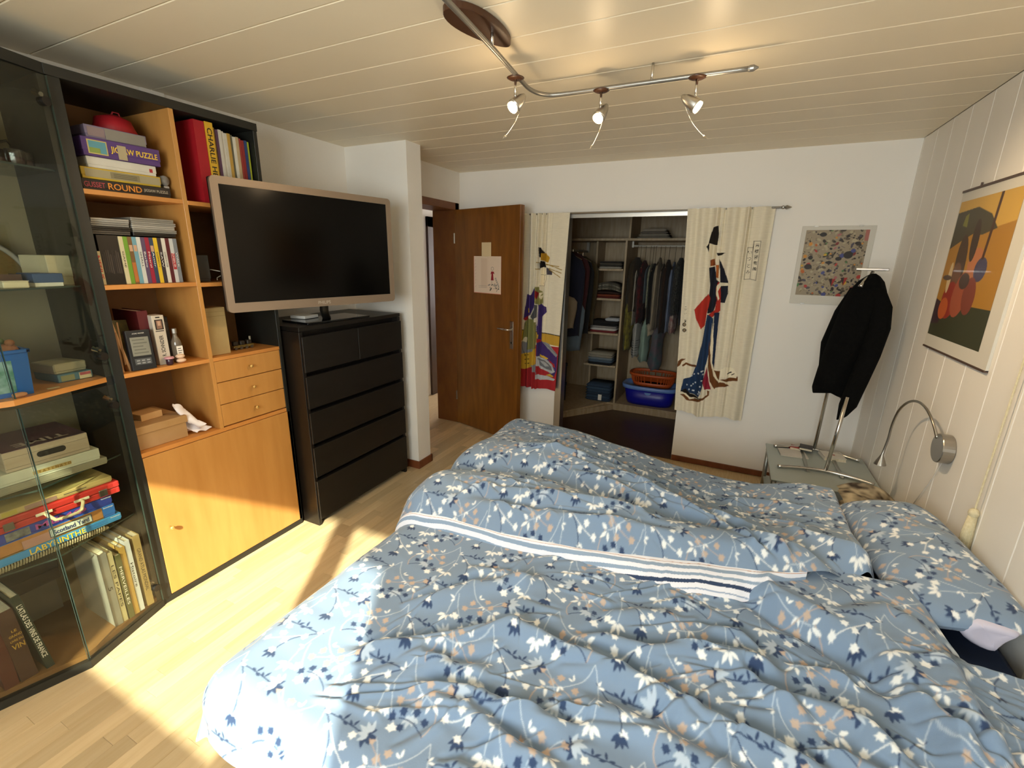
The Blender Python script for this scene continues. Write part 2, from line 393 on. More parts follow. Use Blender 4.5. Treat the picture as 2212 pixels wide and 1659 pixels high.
# far wall with the closet opening (x -1.335 .. -0.312), top 1.985
OXL, OXR, OZ = -1.335, -0.312, 1.985
struct(MB().box(XD,OXL,YF,YF+0.09,0,H+0.02).box(OXR,XR+0.1,YF,YF+0.09,0,H+0.02).box(OXL,OXR,YF,YF+0.09,OZ,H+0.02).build('wall_far','wall_white'))
struct(MB().box(-2.39,-1.385,YF-0.012,YF,0,0.045).build('baseboard_far_left','base_wood',bevel=0.002))
struct(MB().box(OXR+0.002,XR,YF-0.012,YF,0,0.045).build('baseboard_far_right','base_wood',bevel=0.002))
struct(MB().box(-1.385,-1.325,YF-0.006,YF+0.095,0,OZ+0.004).build('trim_2','alu',bevel=0.001))
struct(MB().box(-1.385,0.10,YF-0.006,YF+0.02,OZ,OZ+0.016).box(-1.325,OXR,YF+0.03,YF+0.06,OZ-0.02,OZ+0.002).box(-1.325,OXR,YF-0.002,YF+0.0,OZ-0.03,OZ).build('trim_3','alu'))
# right wall, clad with upright boards
wr = struct(MB().box(XR+0.012,XR+0.12,YB-0.1,YF+0.1,0,H+0.02).build('wall_right','groove'))
wb = MB().box(0,0.012,0,0.2155,0.0,H).build('wall_board','panel_paint',wr,bevel=0.0025); wbm = wb.data; bpy.data.objects.remove(wb)
y = 2.258-0.2183*15
while y < YF-0.02:
    if y+0.2183 <= YF+0.03:
        o = bpy.data.objects.new('wall_board', wbm); COL.objects.link(o); o.parent = wr; o.location = (XR, y, 0)
    y += 0.2183
B('wall_board','panel_paint',wr,XR,XR+0.012,y-0.2183 if y-0.2183+0.2183>YF+0.03 else y,YF,0,H)
# back wall with the window the sun comes through
WX0, WX1, WZ0, WZ1 = -1.27, 0.266, 1.138, 2.09
struct(MB().box(XL-0.1,WX0,YB-0.1,YB,0,H+0.02).box(WX1,XR+0.1,YB-0.1,YB,0,H+0.02).box(WX0,WX1,YB-0.1,YB,0,WZ0).box(WX0,WX1,YB-0.1,YB,WZ1,H+0.02).build('wall_back','plaster'))
win = thing('window_1','white framed window with one mullion in the back wall','window',(-0.5,YB-0.07,WZ0)); win['kind']='structure'
M('frame_white','f2f2f0',0.4)
MB().box(-0.38,-0.245,YB-0.085,YB-0.035,WZ0,WZ1).build('mullion','frame_white',win,bevel=0.003)
MB().box(WX0-0.05,WX0,YB-0.085,YB-0.035,WZ0-0.05,WZ1+0.05).box(WX1,WX1+0.05,YB-0.085,YB-0.035,WZ0-0.05,WZ1+0.05).box(WX0,WX1,YB-0.085,YB-0.035,WZ1,WZ1+0.05).box(WX0,WX1,YB-0.085,YB-0.035,WZ0-0.05,WZ0).build('window_frame','frame_white',win)
for a,b in ((WX0,-0.38),(-0.245,WX1)): B('pane','clear_glass',win,a,b,YB-0.063,YB-0.057,WZ0,WZ1)
# closet shell behind the far wall
struct(MB().box(-2.3,-2.2,YF+0.09,5.5,0,H+0.02).box(0.35,0.45,YF+0.09,5.5,0,H+0.02).box(-2.3,0.45,5.42,5.5,0,H+0.02).build('wall_closet','closet_wood'))
struct(B('floor_closet','dark_floor',None,-2.2,0.35,YF-0.002,5.42,-0.004,0.002))

# ================================================================== WALL UNIT
M('unit_black','23241f',0.42,rgb2='1b1b18',vscale=5); M('beech','c8924f',0.38,rgb2='b98241',vscale=3.2,stretch=(5,5,0.6),detail=6,coat=0.08)
M('beech_edge','cf8d48',0.45,rgb2='c07f3c',vscale=5); M('unit_back','8a6236',0.6,rgb2='7d572e',vscale=4); M('knob_brass','d9b36a',0.3,0.6)
FX, BX = -2.257, -2.618
wu = thing('wall_unit','tall black and beech wall unit with open shelves beside the television','shelf unit',(-2.44,1.32,0))
B('top_board','unit_black',wu,BX,FX+0.004,0.905,1.703,2.212,2.247,0.001)
B('side_panel','unit_black',wu,BX,FX,0.911,0.947,0.03,2.212,0.001)
B('side_panel','unit_black',wu,BX,FX,1.682,1.702,0.03,2.212,0.001)
B('divider','beech',wu,BX+0.01,FX,1.297,1.316,0.765,2.212,0.0008)
for z in (1.85,1.492,1.128): B('shelf','beech_edge',wu,BX+0.01,FX,0.947,1.297,z-0.018,z,0.0008)
for z in (1.848,1.488,1.128): B('shelf','beech_edge',wu,BX+0.01,FX,1.316,1.682,z-0.018,z,0.0008)
B('shelf','beech_edge',wu,BX+0.01,FX-0.002,0.947,1.682,0.745,0.765,0.0008)
B('back_panel','unit_back',wu,BX,BX+0.01,0.947,1.682,0.05,2.212)
B('kick_board','unit_black',wu,FX-0.03,FX-0.003,0.911,1.702,0.0,0.032)
B('bottom_board','unit_black',wu,BX,FX-0.005,0.911,1.702,0.03,0.045)
fd = B('flap_door','beech',wu,FX-0.019,FX,0.949,1.70,0.035,0.742,0.0015)
MB().lathe([(0.004,0),(0.004,0.012),(0.009,0.018),(0.010,0.024),(0.006,0.028)],(FX,0.997,0.375),14,Matrix.Rotation(math.pi/2,4,'Y')).build('knob','knob_brass',fd,smooth=True)
for z0,z1 in ((0.772,0.883),(0.887,0.998),(1.002,1.108)):
    dr = B('drawer','beech',wu,FX-0.3,FX-0.001,1.3175,1.68,z0,z1,0.001)
    MB().lathe([(0.004,0),(0.004,0.010),(0.008,0.016),(0.009,0.021),(0.005,0.025)],(FX-0.001,1.495,(z0+z1)/2),14,Matrix.Rotation(math.pi/2,4,'Y')).build('knob','knob_brass',dr,smooth=True)

# ---------------------------------------------------------------- glass-fronted display cabinet
GLASS('door_glass','f4f6f1',0.01); GLASS('shelf_glass','eef4f0',0.02); M('glass_edge','36463f',0.3,rgb2='2c3a34'); M('cab_back','8d8062',0.7,rgb2='837657',vscale=3)
A0, A1, A2 = (-2.250,0.915), (-2.152,0.585), (-2.250,0.255)        # bowed front in plan
dc = thing('display_cabinet','black display cabinet with angled glass doors full of games and books','cabinet',(-2.44,0.585,0))
plan = [(BX,0.215),(FX,0.215),(-2.146,0.585),(FX,0.911),(BX,0.911)]
def inset(d): return [(BX,0.245),(FX-d,0.245),(-2.152-d,0.585),(FX-d,0.890),(BX,0.890)]
MB().prism(plan,2.212,2.247).build('top_board','unit_black',dc)
MB().prism([(BX,0.215),(FX+0.004,0.215),(-2.140,0.585),(FX+0.004,0.9105),(BX,0.9105)],0.0,0.034).build('plinth','unit_black',dc)
MB().prism(inset(0.012),0.034,0.055).build('bottom_board','unit_back',dc)
B('side_panel','unit_black',dc,BX,FX-0.012,0.889,0.9105,0.034,2.212); B('side_panel','unit_black',dc,BX,FX-0.012,0.215,0.245,0.034,2.212)
B('back_panel','cab_back',dc,BX,BX+0.01,0.245,0.889,0.034,2.212)
MB().prism([(BX+0.01,0.246),(FX-0.006,0.246),(-2.160,0.585),(FX-0.006,0.888),(BX+0.01,0.888)],1.108,1.128).build('shelf','beech_edge',dc)
for z in (1.905,1.494,0.785,0.50): MB().prism([(BX+0.012,0.247),(FX-0.03,0.247),(-2.182,0.585),(FX-0.03,0.887),(BX+0.012,0.887)],z-0.006,z).build('glass_shelf','shelf_glass',dc)
for z in (1.905,1.494,0.785,0.50): MB().prism([(FX-0.03,0.247),(-2.182,0.585),(FX-0.03,0.887),(FX-0.029,0.887),(-2.181,0.585),(FX-0.029,0.247)],z-0.006,z).build('shelf_edge','glass_edge',dc)
def cab_door(P,Q,z0,z1):
    P=Vector((*P,0)); Q=Vector((*Q,0)); d=(Q-P).normalized(); n=Vector((-d.y,d.x,0)) if d.y<0 else Vector((d.y,-d.x,0))
    if n.x<0: n=-n
    t=n*0.005; b=MB(); a=P+d*0.012; e=Q-d*0.002; z=Vector((0,0,1))
    b.hexa([a+z*z0,e+z*z0,e+t+z*z0,a+t+z*z0,a+z*z1,e+z*z1,e+t+z*z1,a+t+z*z1])
    o=b.build('glass_door','door_glass',dc)
    bb=MB()
    for q in (a,e):
        s=d*0.0009
        bb.hexa([q-s+z*z0-n*0.0004,q+s+z*z0-n*0.0004,q+s+t+z*z0+n*0.0004,q-s+t+z*z0+n*0.0004,q-s+z*z1-n*0.0004,q+s+z*z1-n*0.0004,q+s+t+z*z1+n*0.0004,q-s+t+z*z1+n*0.0004])
    bb.build('door_edge','glass_edge',o)
    for zz in (z0+0.085,z1-0.085):
        c=a+d*0.022+z*zz
        MB().tube([c-n*0.012,c+n*0.013],[0.015,0.015],16).build('hinge_knob','black',o,smooth=False)
        MB().tube([c-n*0.03+z*0.03,c-n*0.006+z*0.022],[0.012,0.008],10).build('hinge_clip','chrome',o)
    return o
for P,Q in ((A0,A1),(A2,A1)):
    cab_door(P,Q,0.040,1.100); cab_door(P,Q,1.134,2.205)

# ---------------------------------------------------------------- chest of drawers
M('chest_black','16120e',0.42,rgb2='100d0a',vscale=4,stretch=(1,1,6)); M('chest_side','1b1510',0.38,rgb2='14100c',vscale=4,stretch=(4,4,0.6))
cx0,cx1,cy0,cy1=-2.615,-2.135,1.722,2.575
ch = thing('chest_of_drawers','tall black chest of drawers under the television','chest',((cx0+cx1)/2,(cy0+cy1)/2,0))
B('side_panel','chest_side',ch,cx0,cx1-0.002,cy0,cy0+0.022,0,1.21,0.001); B('side_panel','chest_side',ch,cx0,cx1-0.002,cy1-0.022,cy1,0,1.21,0.001)
B('top_board','chest_black',ch,cx0,cx1,cy0,cy1,1.212,1.236,0.001); B('back_panel','chest_black',ch,cx0,cx0+0.006,cy0+0.022,cy1-0.022,0.05,1.212)
B('bottom_board','chest_black',ch,cx0+0.006,cx1-0.04,cy0+0.022,cy1-0.022,0.06,0.075); B('inner_frame','chest_black',ch,cx0+0.006,cx1-0.055,cy0+0.022,cy1-0.022,0.075,1.212)
zs=[1.183,0.954,0.737,0.519,0.303]
bot=[0.979,0.762,0.544,0.328,0.045]
for i,(zt,zb) in enumerate(zip(zs,bot)):
    if i==0:
        m=(cy0+cy1)/2
        for a,b in ((cy0+0.006,m-0.0015),(m+0.0015,cy1-0.006)): B('drawer','chest_black',ch,cx1-0.018,cx1+0.012,a,b,zb,zt,0.0015)
    else: B('drawer','chest_black',ch,cx1-0.018,cx1+0.012,cy0+0.006,cy1-0.006,zb,zt,0.0015)

# ---------------------------------------------------------------- television
M('tv_frame','a3917f',0.38,0.55); M('tv_screen','080706',0.15,spec=0.22); M('tv_back','15130f',0.5); M('gloss_black','0d0c0b',0.08); M('logo_silver','d6cdc0',0.3,0.6)
TL=Vector((-2.186,1.383,0)); TR=Vector((-1.990,2.361,0)); tz0,tz1=1.345,1.963
td=(TR-TL).normalized(); tn=Vector((td.y,-td.x,0)); TW=(TR-TL).length
tm=Matrix(((td.x,0,tn.x,TL.x),(td.y,0,tn.y,TL.y),(0,1,0,0),(0,0,0,1)))      # local x along the screen, y up, z out of the screen
tv = thing('television','large flat television with silver bezel standing on the black chest','television',(-2.25,2.05,1.236))
def rrect(x0,x1,y0,y1,r,n=5):
    p=[]
    for cx,cy,a in ((x1-r,y1-r,0),(x0+r,y1-r,90),(x0+r,y0+r,180),(x1-r,y0+r,270)):
        p+=[(cx+r*math.cos(math.radians(a+90*i/n)),cy+r*math.sin(math.radians(a+90*i/n))) for i in range(n+1)]
    return p
bw=0.034
outer=rrect(0,TW,tz0,tz1,0.022); inner=rrect(bw,TW-bw,tz0+0.046,tz1-bw,0.001); n=len(outer)
b=MB(); b.add([(*p,0) for p in outer]+[(*p,0) for p in inner]+[(*p,-0.018) for p in outer]+[(*p,-0.006) for p in inner],
  [(i,(i+1)%n,n+(i+1)%n,n+i) for i in range(n)]+[(i,2*n+i,2*n+(i+1)%n,(i+1)%n) for i in range(n)]+[(n+i,n+(i+1)%n,3*n+(i+1)%n,3*n+i) for i in range(n)])
b.xf(tm).build('bezel','tv_frame',tv)
MB().box(bw-0.002,TW-bw+0.002,tz0+0.044,tz1-bw+0.002,-0.008,-0.003).xf(tm).build('screen','tv_screen',tv)
MB().box(0.004,TW-0.004,tz0+0.004,tz1-0.004,-0.045,-0.012).box(0.12,TW-0.12,tz0+0.05,tz1-0.15,-0.07,-0.045).xf(tm).build('back_shell','tv_back',tv,bevel=0.004)
MB().tube([tm@Vector((TW*0.53,tz0+0.05,-0.05)),tm@Vector((TW*0.54,tz0-0.03,-0.075)),Vector((-2.255,2.02,1.275)),Vector((-2.275,2.05,1.246))],0.024,14).build('neck','tv_back',tv,smooth=True)
fp=[Vector((-2.178,1.823,0)),Vector((-2.150,2.290,0)),Vector((-2.385,2.305,0)),Vector((-2.412,1.838,0))]
MB().hexa([p+Vector((0,0,1.2365)) for p in fp]+[p+Vector((0,0,1.247)) for p in fp]).build('foot_plate','gloss_black',tv,bevel=0.001)
lc=tm@Vector((TW*0.503,tz0+0.022,0)); TEXT('PHILIPS','logo_silver',tv,lc,td,(0,0,1),w=0.075,bold=True,name='logo')
rt_=thing('router_box','small white set-top box lying on the glossy television foot','box',(-2.37,1.98,1.2475))
M('white_plastic','ece6dc',0.4)
rb=[Vector((-2.425,1.905,0)),Vector((-2.315,1.92,0)),Vector((-2.33,2.035,0)),Vector((-2.44,2.02,0))]
MB().hexa([p+Vector((0,0,1.2485)) for p in rb]+[p+Vector((0,0,1.268)) for p in rb]).build('casing','white_plastic',rt_,bevel=0.004,seg=2)
MB().hexa([p*0.99+Vector((-0.0237,0.0197,1.2475)) for p in rb]+[p*0.99+Vector((-0.0237,0.0197,1.2485)) for p in rb]).build('feet','black',rt_)

# ================================================================== THINGS ON THE OPEN SHELVES
def mc(hexc, rough=0.55): return M('c_'+hexc, hexc, rough, var=0.10, vscale=14)
M('pages','e3d8bf',0.9,rgb2='d2c4a6',vscale=60,stretch=(1,8,1)); M('card','b08b5e',0.8,rgb2='a5804f',vscale=10); M('ink','1d1712',0.6); M('gold','c9a548',0.4,0.4)
M('white_print','f0ece2',0.6); M('yellow_print','f0c93a',0.6); M('clear_plastic','a7a39c',0.25,rgb2='8d8982',vscale=20); M('red_print','c02a22',0.6)
def book(name,label,cat,y0,y1,z0,h,depth,cover,xf=-2.285,group=None,lean=0.0,title=None,tcol='white_print',tw=None,pages='pages',tfrac=0.7,tth=0.66):
    t=y1-y0; yc=(y0+y1)/2
    o=thing(name,label,cat,(xf-depth/2,yc,z0),group)
    piv=Matrix.Translation((xf,y0 if lean>0 else y1,z0)); R_=piv@Matrix.Rotation(-lean,4,'X')@piv.inverted()
    c=min(0.0022,t*0.2)
    b=MB().box(xf-c,xf,y0,y1,z0,z0+h).box(xf-depth,xf-c,y0,y0+c,z0,z0+h).box(xf-depth,xf-c,y1-c,y1,z0,z0+h)
    b.xf(R_).build('cover',cover,o)
    MB().box(xf-depth+0.004,xf-c,y0+c,y1-c,z0+0.003,z0+h-0.004).xf(R_).build('pages',pages,o)
    if title:
        X,Y=Vector((0,0,-1)),Vector((0,1,0)); R3=R_.to_3x3()
        TEXT(title,tcol,o,R_@Vector((xf,yc,z0+h*0.52)),R3@X,R3@Y,w=h*tfrac,h=t*tth,bold=tth>.5)
    return o
def lidbox(name,label,cat,x0,x1,y0,y1,z0,z1,lid,base=None,group=None,rot=0.0,frac=0.72,bevel=0.0015):
    o=thing(name,label,cat,((x0+x1)/2,(y0+y1)/2,z0),group)
    c=Matrix.Translation(((x0+x1)/2,(y0+y1)/2,0)); R_=c@Matrix.Rotation(rot,4,'Z')@c.inverted(); zs_=z0+(z1-z0)*(1-frac)
    MB().box(x0+0.002,x1-0.002,y0+0.002,y1-0.002,z0,zs_+0.004).xf(R_).build('tray',base or lid,o,bevel=bevel)
    MB().box(x0,x1,y0,y1,zs_,z1).xf(R_).build('lid',lid,o,bevel=bevel)
    return o,R_
def face(o,R_,x,y0,y1,z0,z1,mat,name='front_print',d=0.0006):
    return MB().box(x-0.0002,x+d,y0,y1,z0,z1).xf(R_).build(name,mat,o)
def ftext(o,R_,body,mat,x,yc,zc,w=None,h=None,bold=True,d=0.0012):
    R3=R_.to_3x3(); return TEXT(body,mat,o,R_@Vector((x,yc,zc)),R3@Vector((0,1,0)),R3@Vector((0,0,1)),w=w,h=h,bold=bold,d=d)
xf=-2.285
# stack of puzzles, top left compartment
o,R_=lidbox('puzzle_box','black round jigsaw puzzle box at the bottom of the puzzle stack','puzzle',-2.56,-2.29,0.966,1.272,1.850,1.892,mc('2e241b'),rot=-0.03)
ftext(o,R_,'GUSSET',mc('b0454a'),-2.29,1.005,1.872,w=0.066,h=0.020); ftext(o,R_,'ROUND',mc('e08a2c'),-2.29,1.105,1.872,w=0.115,h=0.024); ftext(o,R_,'JIGSAW PUZZLE',mc('b9ae98'),-2.29,1.215,1.872,w=0.090,h=0.014)
o,R_=lidbox('game_box','flat yellow and grey game box second from the bottom of the puzzle stack','game',-2.56,-2.293,0.966,1.240,1.893,1.934,mc('c9a62e'))
face(o,R_,-2.293,0.978,1.236,1.900,1.929,mc('a79a76')); face(o,R_,-2.2924,1.06,1.16,1.903,1.926,mc('8d8260'),'label_patch')
for i in range(3): face(o,R_,-2.2918,1.07,1.15,1.907+i*0.006,1.909+i*0.006,mc('5d543e'),'text_line')
o,R_=lidbox('game_box','plain white game box with a tiny red badge in the puzzle stack','game',-2.55,-2.298,0.994,1.232,1.935,1.975,mc('d6cfbe'))
face(o,R_,-2.298,1.205,1.217,1.948,1.962,mc('b0343a'),'badge')
o,R_=lidbox('puzzle_box','purple jigsaw puzzle box with yellow lettering near the top of the stack','puzzle',-2.55,-2.290,0.985,1.252,1.976,2.042,mc('5a3d77'))
face(o,R_,-2.290,1.002,1.065,1.984,2.034,mc('c9b46a'),'picture_frame'); face(o,R_,-2.2894,1.006,1.061,1.988,2.030,mc('5f97a0'),'picture'); face(o,R_,-2.2888,1.006,1.04,1.988,2.006,mc('8a9a4a'),'picture_ground')
ftext(o,R_,'JIGSAW PUZZLE','yellow_print',-2.290,1.158,2.008,w=0.165,h=0.028); face(o,R_,-2.2889,1.098,1.128,1.978,2.030,mc('b3a27e'),'tape')
o,R_=lidbox('puzzle_box','grey lilac puzzle box with faded front on top of the stack','puzzle',-2.545,-2.300,1.008,1.215,2.043,2.088,mc('7d6f84'))
face(o,R_,-2.300,1.016,1.07,2.050,2.082,mc('8f7a78')); face(o,R_,-2.300,1.072,1.21,2.046,2.085,mc('8a8378'),'grey_print')
rb_=thing('gift_bag','crumpled red bag draped over the back of the puzzle stack','bag',(-2.42,1.165,2.0885))
MB().loft([[(-2.42+0.07*math.cos(a)*k, 1.165+0.07*math.sin(a)*k*w_, z) for a in [2*math.pi*i/14 for i in range(14)]] for z,k,w_ in ((2.0885,1,1),(2.10,1.08,1.05),(2.125,1.0,0.95),(2.15,0.8,1.1),(2.165,0.35,0.8))]).hexa([(-2.48,1.215,2.085),(-2.36,1.215,2.085),(-2.35,1.245,1.99),(-2.47,1.245,1.99),(-2.48,1.19,2.12),(-2.36,1.19,2.12),(-2.34,1.258,2.0),(-2.46,1.258,2.0)]).build('bag',mc('a81a24'),rb_,smooth=True)
MB().tube([(-2.41,1.15,2.15),(-2.40,1.16,2.175),(-2.40,1.18,2.175),(-2.41,1.19,2.15)],0.003,6).build('cord',mc('8d1a22'),rb_)
st=thing('fabric_strap','rolled grey strap tucked right of the puzzle stack','strap',(-2.35,1.27,1.893))
MB().loft([[(-2.37+0.03*k_,1.268+0.018*math.cos(a)*s_,1.925+0.022*math.sin(a)*s_) for a in [2*math.pi*i/12 for i in range(12)]] for k_,s_ in ((0,0.9),(0.5,1.0),(1.6,1.0),(2.0,0.9))]).build('roll',mc('8c8a86'),st,smooth=True)
MB().box(-2.36,-2.315,1.262,1.284,1.894,1.905).build('tail',mc('c9c7c2'),st,bevel=0.003)
# upper right compartment: albums and paperbacks
book('photo_album','large red album next to the yellow spined book','album',1.405,1.452,1.849,0.350,0.28,mc('a31420'),xf=-2.275)
b_=book('comic_album','thick yellow book with black bold title on the spine','book',1.454,1.489,1.849,0.352,0.27,mc('d9a92a'),xf=-2.272,title='CHARLIE HEBDO',tcol='ink',tfrac=0.82)
cols=['b08d3a','5b3a52','c9c2b2','d8d3c6','c7c0b0','b58f3f','6d6a58','d3cdbc','b79f78','a9433c','8c2b28','28406f','b9c93a']
lab=['ochre','plum','cream','off-white','pale grey','mustard','olive','ivory','tan','brick red','dark red','navy blue','lime green']
yy=1.491
for i,(c,l) in enumerate(zip(cols,lab)):
    wd=0.0133; h=0.338-0.0022*i-(0.004 if i%3==1 else 0)
    book('paperback',f'{l} paperback in the upper row above the television','book',yy,yy+wd,1.849,h,0.2,mc(c),xf=-2.287+0.003*(i%3),group='paperbacks on the upper right shelf')
    yy+=wd+0.0006
# films on the second shelf
o=book('film_box','black film box set with its dark cover facing out','box set',0.968,1.037,1.493,0.192,0.15,mc('1e1813',0.3),xf=-2.290,pages=mc('241c14'))
r4=random.Random(9)
for i in range(9):
    y_=0.974+i*0.0066; face(o,Matrix.Identity(4),-2.290,y_,y_+0.0045,1.535+0.012*r4.random(),1.60+0.03*r4.random(),mc(r4.choice(['352b24','2c231d','41362e'])),'cover_figure')
book('paperback','cream paperback with red spine print left of the black box set','book',0.9475,0.9665,1.493,0.130,0.12,mc('cdbd90'),xf=-2.283,title='NESIUS',tcol='red_print')
dv=[('cfc39a','cream','GAME'),('6f9a2f','bright green',None),('7a5a34','brown',None),('6fa0ae','sky blue',None),('cfcfc6','white','SMALL'),('5d4a66','violet','Barbie'),('9a1f38','crimson','Mistral'),('31445c','dark blue','Amir'),('e0bb2c','yellow','COMEDY'),('3a3033','charcoal','SAW'),('dad5c6','pale','LE DIEUX DU STADE'),('5a1f26','maroon',None),('c9cac8','silver with a red band','AMELIE'),('7d8288','grey','WALK')]
yy=1.0385; wd=0.0153
for c,l,t in dv:
    o=book('film_case',f'{l} film case in the row on the second shelf','film case',yy,yy+wd,1.493,0.190,0.135,mc(c,0.3),xf=-2.288,group='film cases on the second shelf',pages=mc('26221f'),title=t,tcol='ink' if l in('white','yellow','pale','cream') else 'white_print',tfrac=0.34,tth=0.40)
    I=Matrix.Identity(4)
    if l in('sky blue','dark blue','brown'): face(o,I,-2.288,yy+0.002,yy+wd-0.002,1.625,1.65,mc('c9a07e'),'portrait')
    if 'red band' in l: face(o,I,-2.288,yy+0.001,yy+wd-0.001,1.55,1.62,mc('b03038'),'red_band')
    if l=='brown': face(o,I,-2.288,yy+0.001,yy+wd-0.001,1.50,1.58,mc('b56a2e'),'orange_print')
    yy+=wd+0.0004
def flatcase(label,y0,y1,z,h,c,dx=0.0):
    o=thing('film_case',label,'film case',(-2.36+dx,(y0+y1)/2,z),'film cases lying on the row')
    MB().box(-2.45+dx,-2.292+dx,y0,y1,z,z+h*0.45).build('lower_half',mc(c,0.3),o,bevel=0.0012); MB().box(-2.45+dx,-2.291+dx,y0,y1,z+h*0.5,z+h).build('upper_half',mc(c,0.3),o,bevel=0.0012)
    MB().box(-2.449+dx,-2.2935+dx,y0+0.001,y1-0.001,z+h*0.4,z+h*0.55).build('seam','ink',o)
for i,(c,l) in enumerate((('4d463e','dark brown'),('1e1b18','black'),('8d887f','smoky'),('a39e95','clear'))):
    flatcase(f'{l} film case lying flat in the left pile over the row',0.952+0.003*i,1.088+0.001*(i%2),1.688+i*0.0155,0.015,c,0.004*(i%2))
for i,(c,l) in enumerate((('24211e','black'),('8e8a80','grey'),('aaa59b','pale clear'),('9a958b','smoky clear'),('8d887d','dull clear'))):
    flatcase(f'{l} film case lying flat in the right pile over the row',1.098+0.002*(i%2),1.262+0.008*(i%2),1.688+i*0.0148,0.0143,c,-0.003*(i%2))
# grey box with cables in the second right compartment
o,R_=lidbox('speaker_box','grey box with white cables left of the television edge','box',-2.50,-2.34,1.352,1.418,1.489,1.613,mc('5f5a52'),frac=0.9)
cb_=thing('cable','white cable loops beside the grey box','cable',(-2.35,1.44,1.489))
MB().tube([(-2.40,1.419,1.54),(-2.35,1.43,1.545),(-2.30,1.455,1.535),(-2.32,1.475,1.525),(-2.36,1.46,1.505),(-2.33,1.44,1.496)],0.0022,6).build('loop',mc('cfc7b4'),cb_,smooth=True)
# third shelf, left compartment
def leanboard(label,y0,t,h,lean,c,name='cutting_board',cat='board',x0=-2.45,x1=-2.29):
    o=thing(name,label,cat,((x0+x1)/2,y0,1.1285)); piv=Matrix.Translation((0,y0+t,1.1285)); R_=piv@Matrix.Rotation(lean,4,'X')@piv.inverted()
    MB().box(x0,x1,y0,y0+t,1.1285,1.1285+h).xf(R_).build('panel',c,o,bevel=0.001); return o,R_
M('light_wood','b58a5c',0.6,rgb2='a3774a',vscale=5,stretch=(5,5,1))
o,_=leanboard('short pale wooden board leaning at the left of the third shelf',0.955,0.012,0.205,0.10,'light_wood')
MB().box(-2.289,-2.2885,0.957,0.965,1.14,1.30).build('grain_mark',mc('8a643c'),o)
o,_=leanboard('tall pale wooden board leaning beside the weather display',0.985,0.010,0.252,0.16,'light_wood'); MB().box(-2.289,-2.2885,0.972,0.978,1.16,1.34).build('grain_mark',mc('8a643c'),o)
ws=thing('weather_station','black digital weather display with grey screen on the third shelf','weather display',(-2.30,1.035,1.1285))
wm=Matrix.Translation((-2.272,1.035,1.1285))@Matrix.Rotation(-0.10,4,'Y')@Matrix.Rotation(-0.03,4,'X')
MB().box(-0.022,0,-0.046,0.046,0,0.172).xf(wm).build('casing',mc('1f2226',0.35),ws,bevel=0.003,seg=2)
MB().box(-0.001,0.001,-0.034,0.034,0.062,0.142).xf(wm).build('screen',mc('8a8a7e',0.3),ws)
for i in range(5): MB().box(0.001,0.0013,-0.028+0.003*(i%2),0.026-0.008*(i%3),0.072+i*0.014,0.077+i*0.014).xf(wm).build('display_segment',mc('6d6d63'),ws)
MB().box(-0.001,0.001,-0.032,0.030,0.024,0.050).xf(wm).build('key_panel',mc('55585a'),ws)
for i in range(3):
    for j in range(2): MB().box(0.001,0.0022,-0.026+i*0.019,-0.014+i*0.019,0.028+j*0.011,0.033+j*0.011).xf(wm).build('button',mc('9a9c9c'),ws)
tw_=wm@Vector((0,0,0.158)); TEXT('ATOMIC WEATHER','white_print',ws,tw_,(0,1,0),(0,0,1),w=0.045,h=0.005)
MB().hexa([wm@Vector(p) for p in ((-0.05,-0.02,0.0),(-0.02,-0.02,0.0),(-0.02,0.02,0.0),(-0.05,0.02,0.0),(-0.024,-0.02,0.12),(-0.02,-0.02,0.12),(-0.02,0.02,0.12),(-0.024,0.02,0.12))]).build('stand',mc('1f2226',0.35),ws)
pc=thing('picture_card','dark green picture card leaning behind the weather display','card',(-2.42,1.03,1.1285))
MB().hexa([(-2.405,0.99,1.1285),(-2.40,0.99,1.1285),(-2.40,1.075,1.1285),(-2.405,1.075,1.1285),(-2.435,0.985,1.335),(-2.43,0.985,1.335),(-2.43,1.07,1.33),(-2.435,1.07,1.33)]).build('card',M('card_green','4a4a26',0.6,rgb2='77662e',vscale=40),pc)
book('thick_book','thick dark red book behind the weather display on the third shelf','book',1.072,1.112,1.1285,0.245,0.20,mc('5a1218'),xf=-2.335)
wt=thing('whisky_carton','white whisky carton with a portrait beside the small bottle','carton',(-2.335,1.135,1.1285))
M('carton_white','c9bfae',0.5); MB().box(-2.365,-2.305,1.110,1.158,1.1285,1.352).build('carton','carton_white',wt,bevel=0.001)
face(wt,Matrix.Identity(4),-2.305,1.119,1.151,1.288,1.333,'ink','portrait_frame'); face(wt,Matrix.Identity(4),-2.3044,1.124,1.146,1.292,1.329,mc('8c6a58'),'portrait'); face(wt,Matrix.Identity(4),-2.3038,1.129,1.141,1.306,1.326,mc('c09a80'),'portrait_face')
face(wt,Matrix.Identity(4),-2.305,1.117,1.150,1.280,1.2835,'ink','rule'); face(wt,Matrix.Identity(4),-2.305,1.125,1.142,1.340,1.345,'ink','seal')
TEXT('R. SCHNIDER','ink',wt,(-2.305,1.134,1.215),(0,0,1),(0,-1,0),w=0.095,h=0.016,bold=True)
o,R_=lidbox('black_carton','small black carton behind the little bottle','carton',-2.43,-2.37,1.168,1.206,1.1285,1.335,mc('1b1714',0.35)); face(o,R_,-2.37,1.175,1.199,1.27,1.31,mc('3d3833'),'label')
bt=thing('small_bottle','small clear spirit bottle with silver cap on the third shelf','bottle',(-2.315,1.196,1.1285))
MB().lathe([(0.019,0),(0.021,0.004),(0.021,0.085),(0.019,0.098),(0.010,0.118),(0.0085,0.124),(0.0085,0.135)],(-2.315,1.196,1.1285),20).build('glass',M('bottle_glass','6a5f52',0.08,spec=0.8),bt,smooth=True)
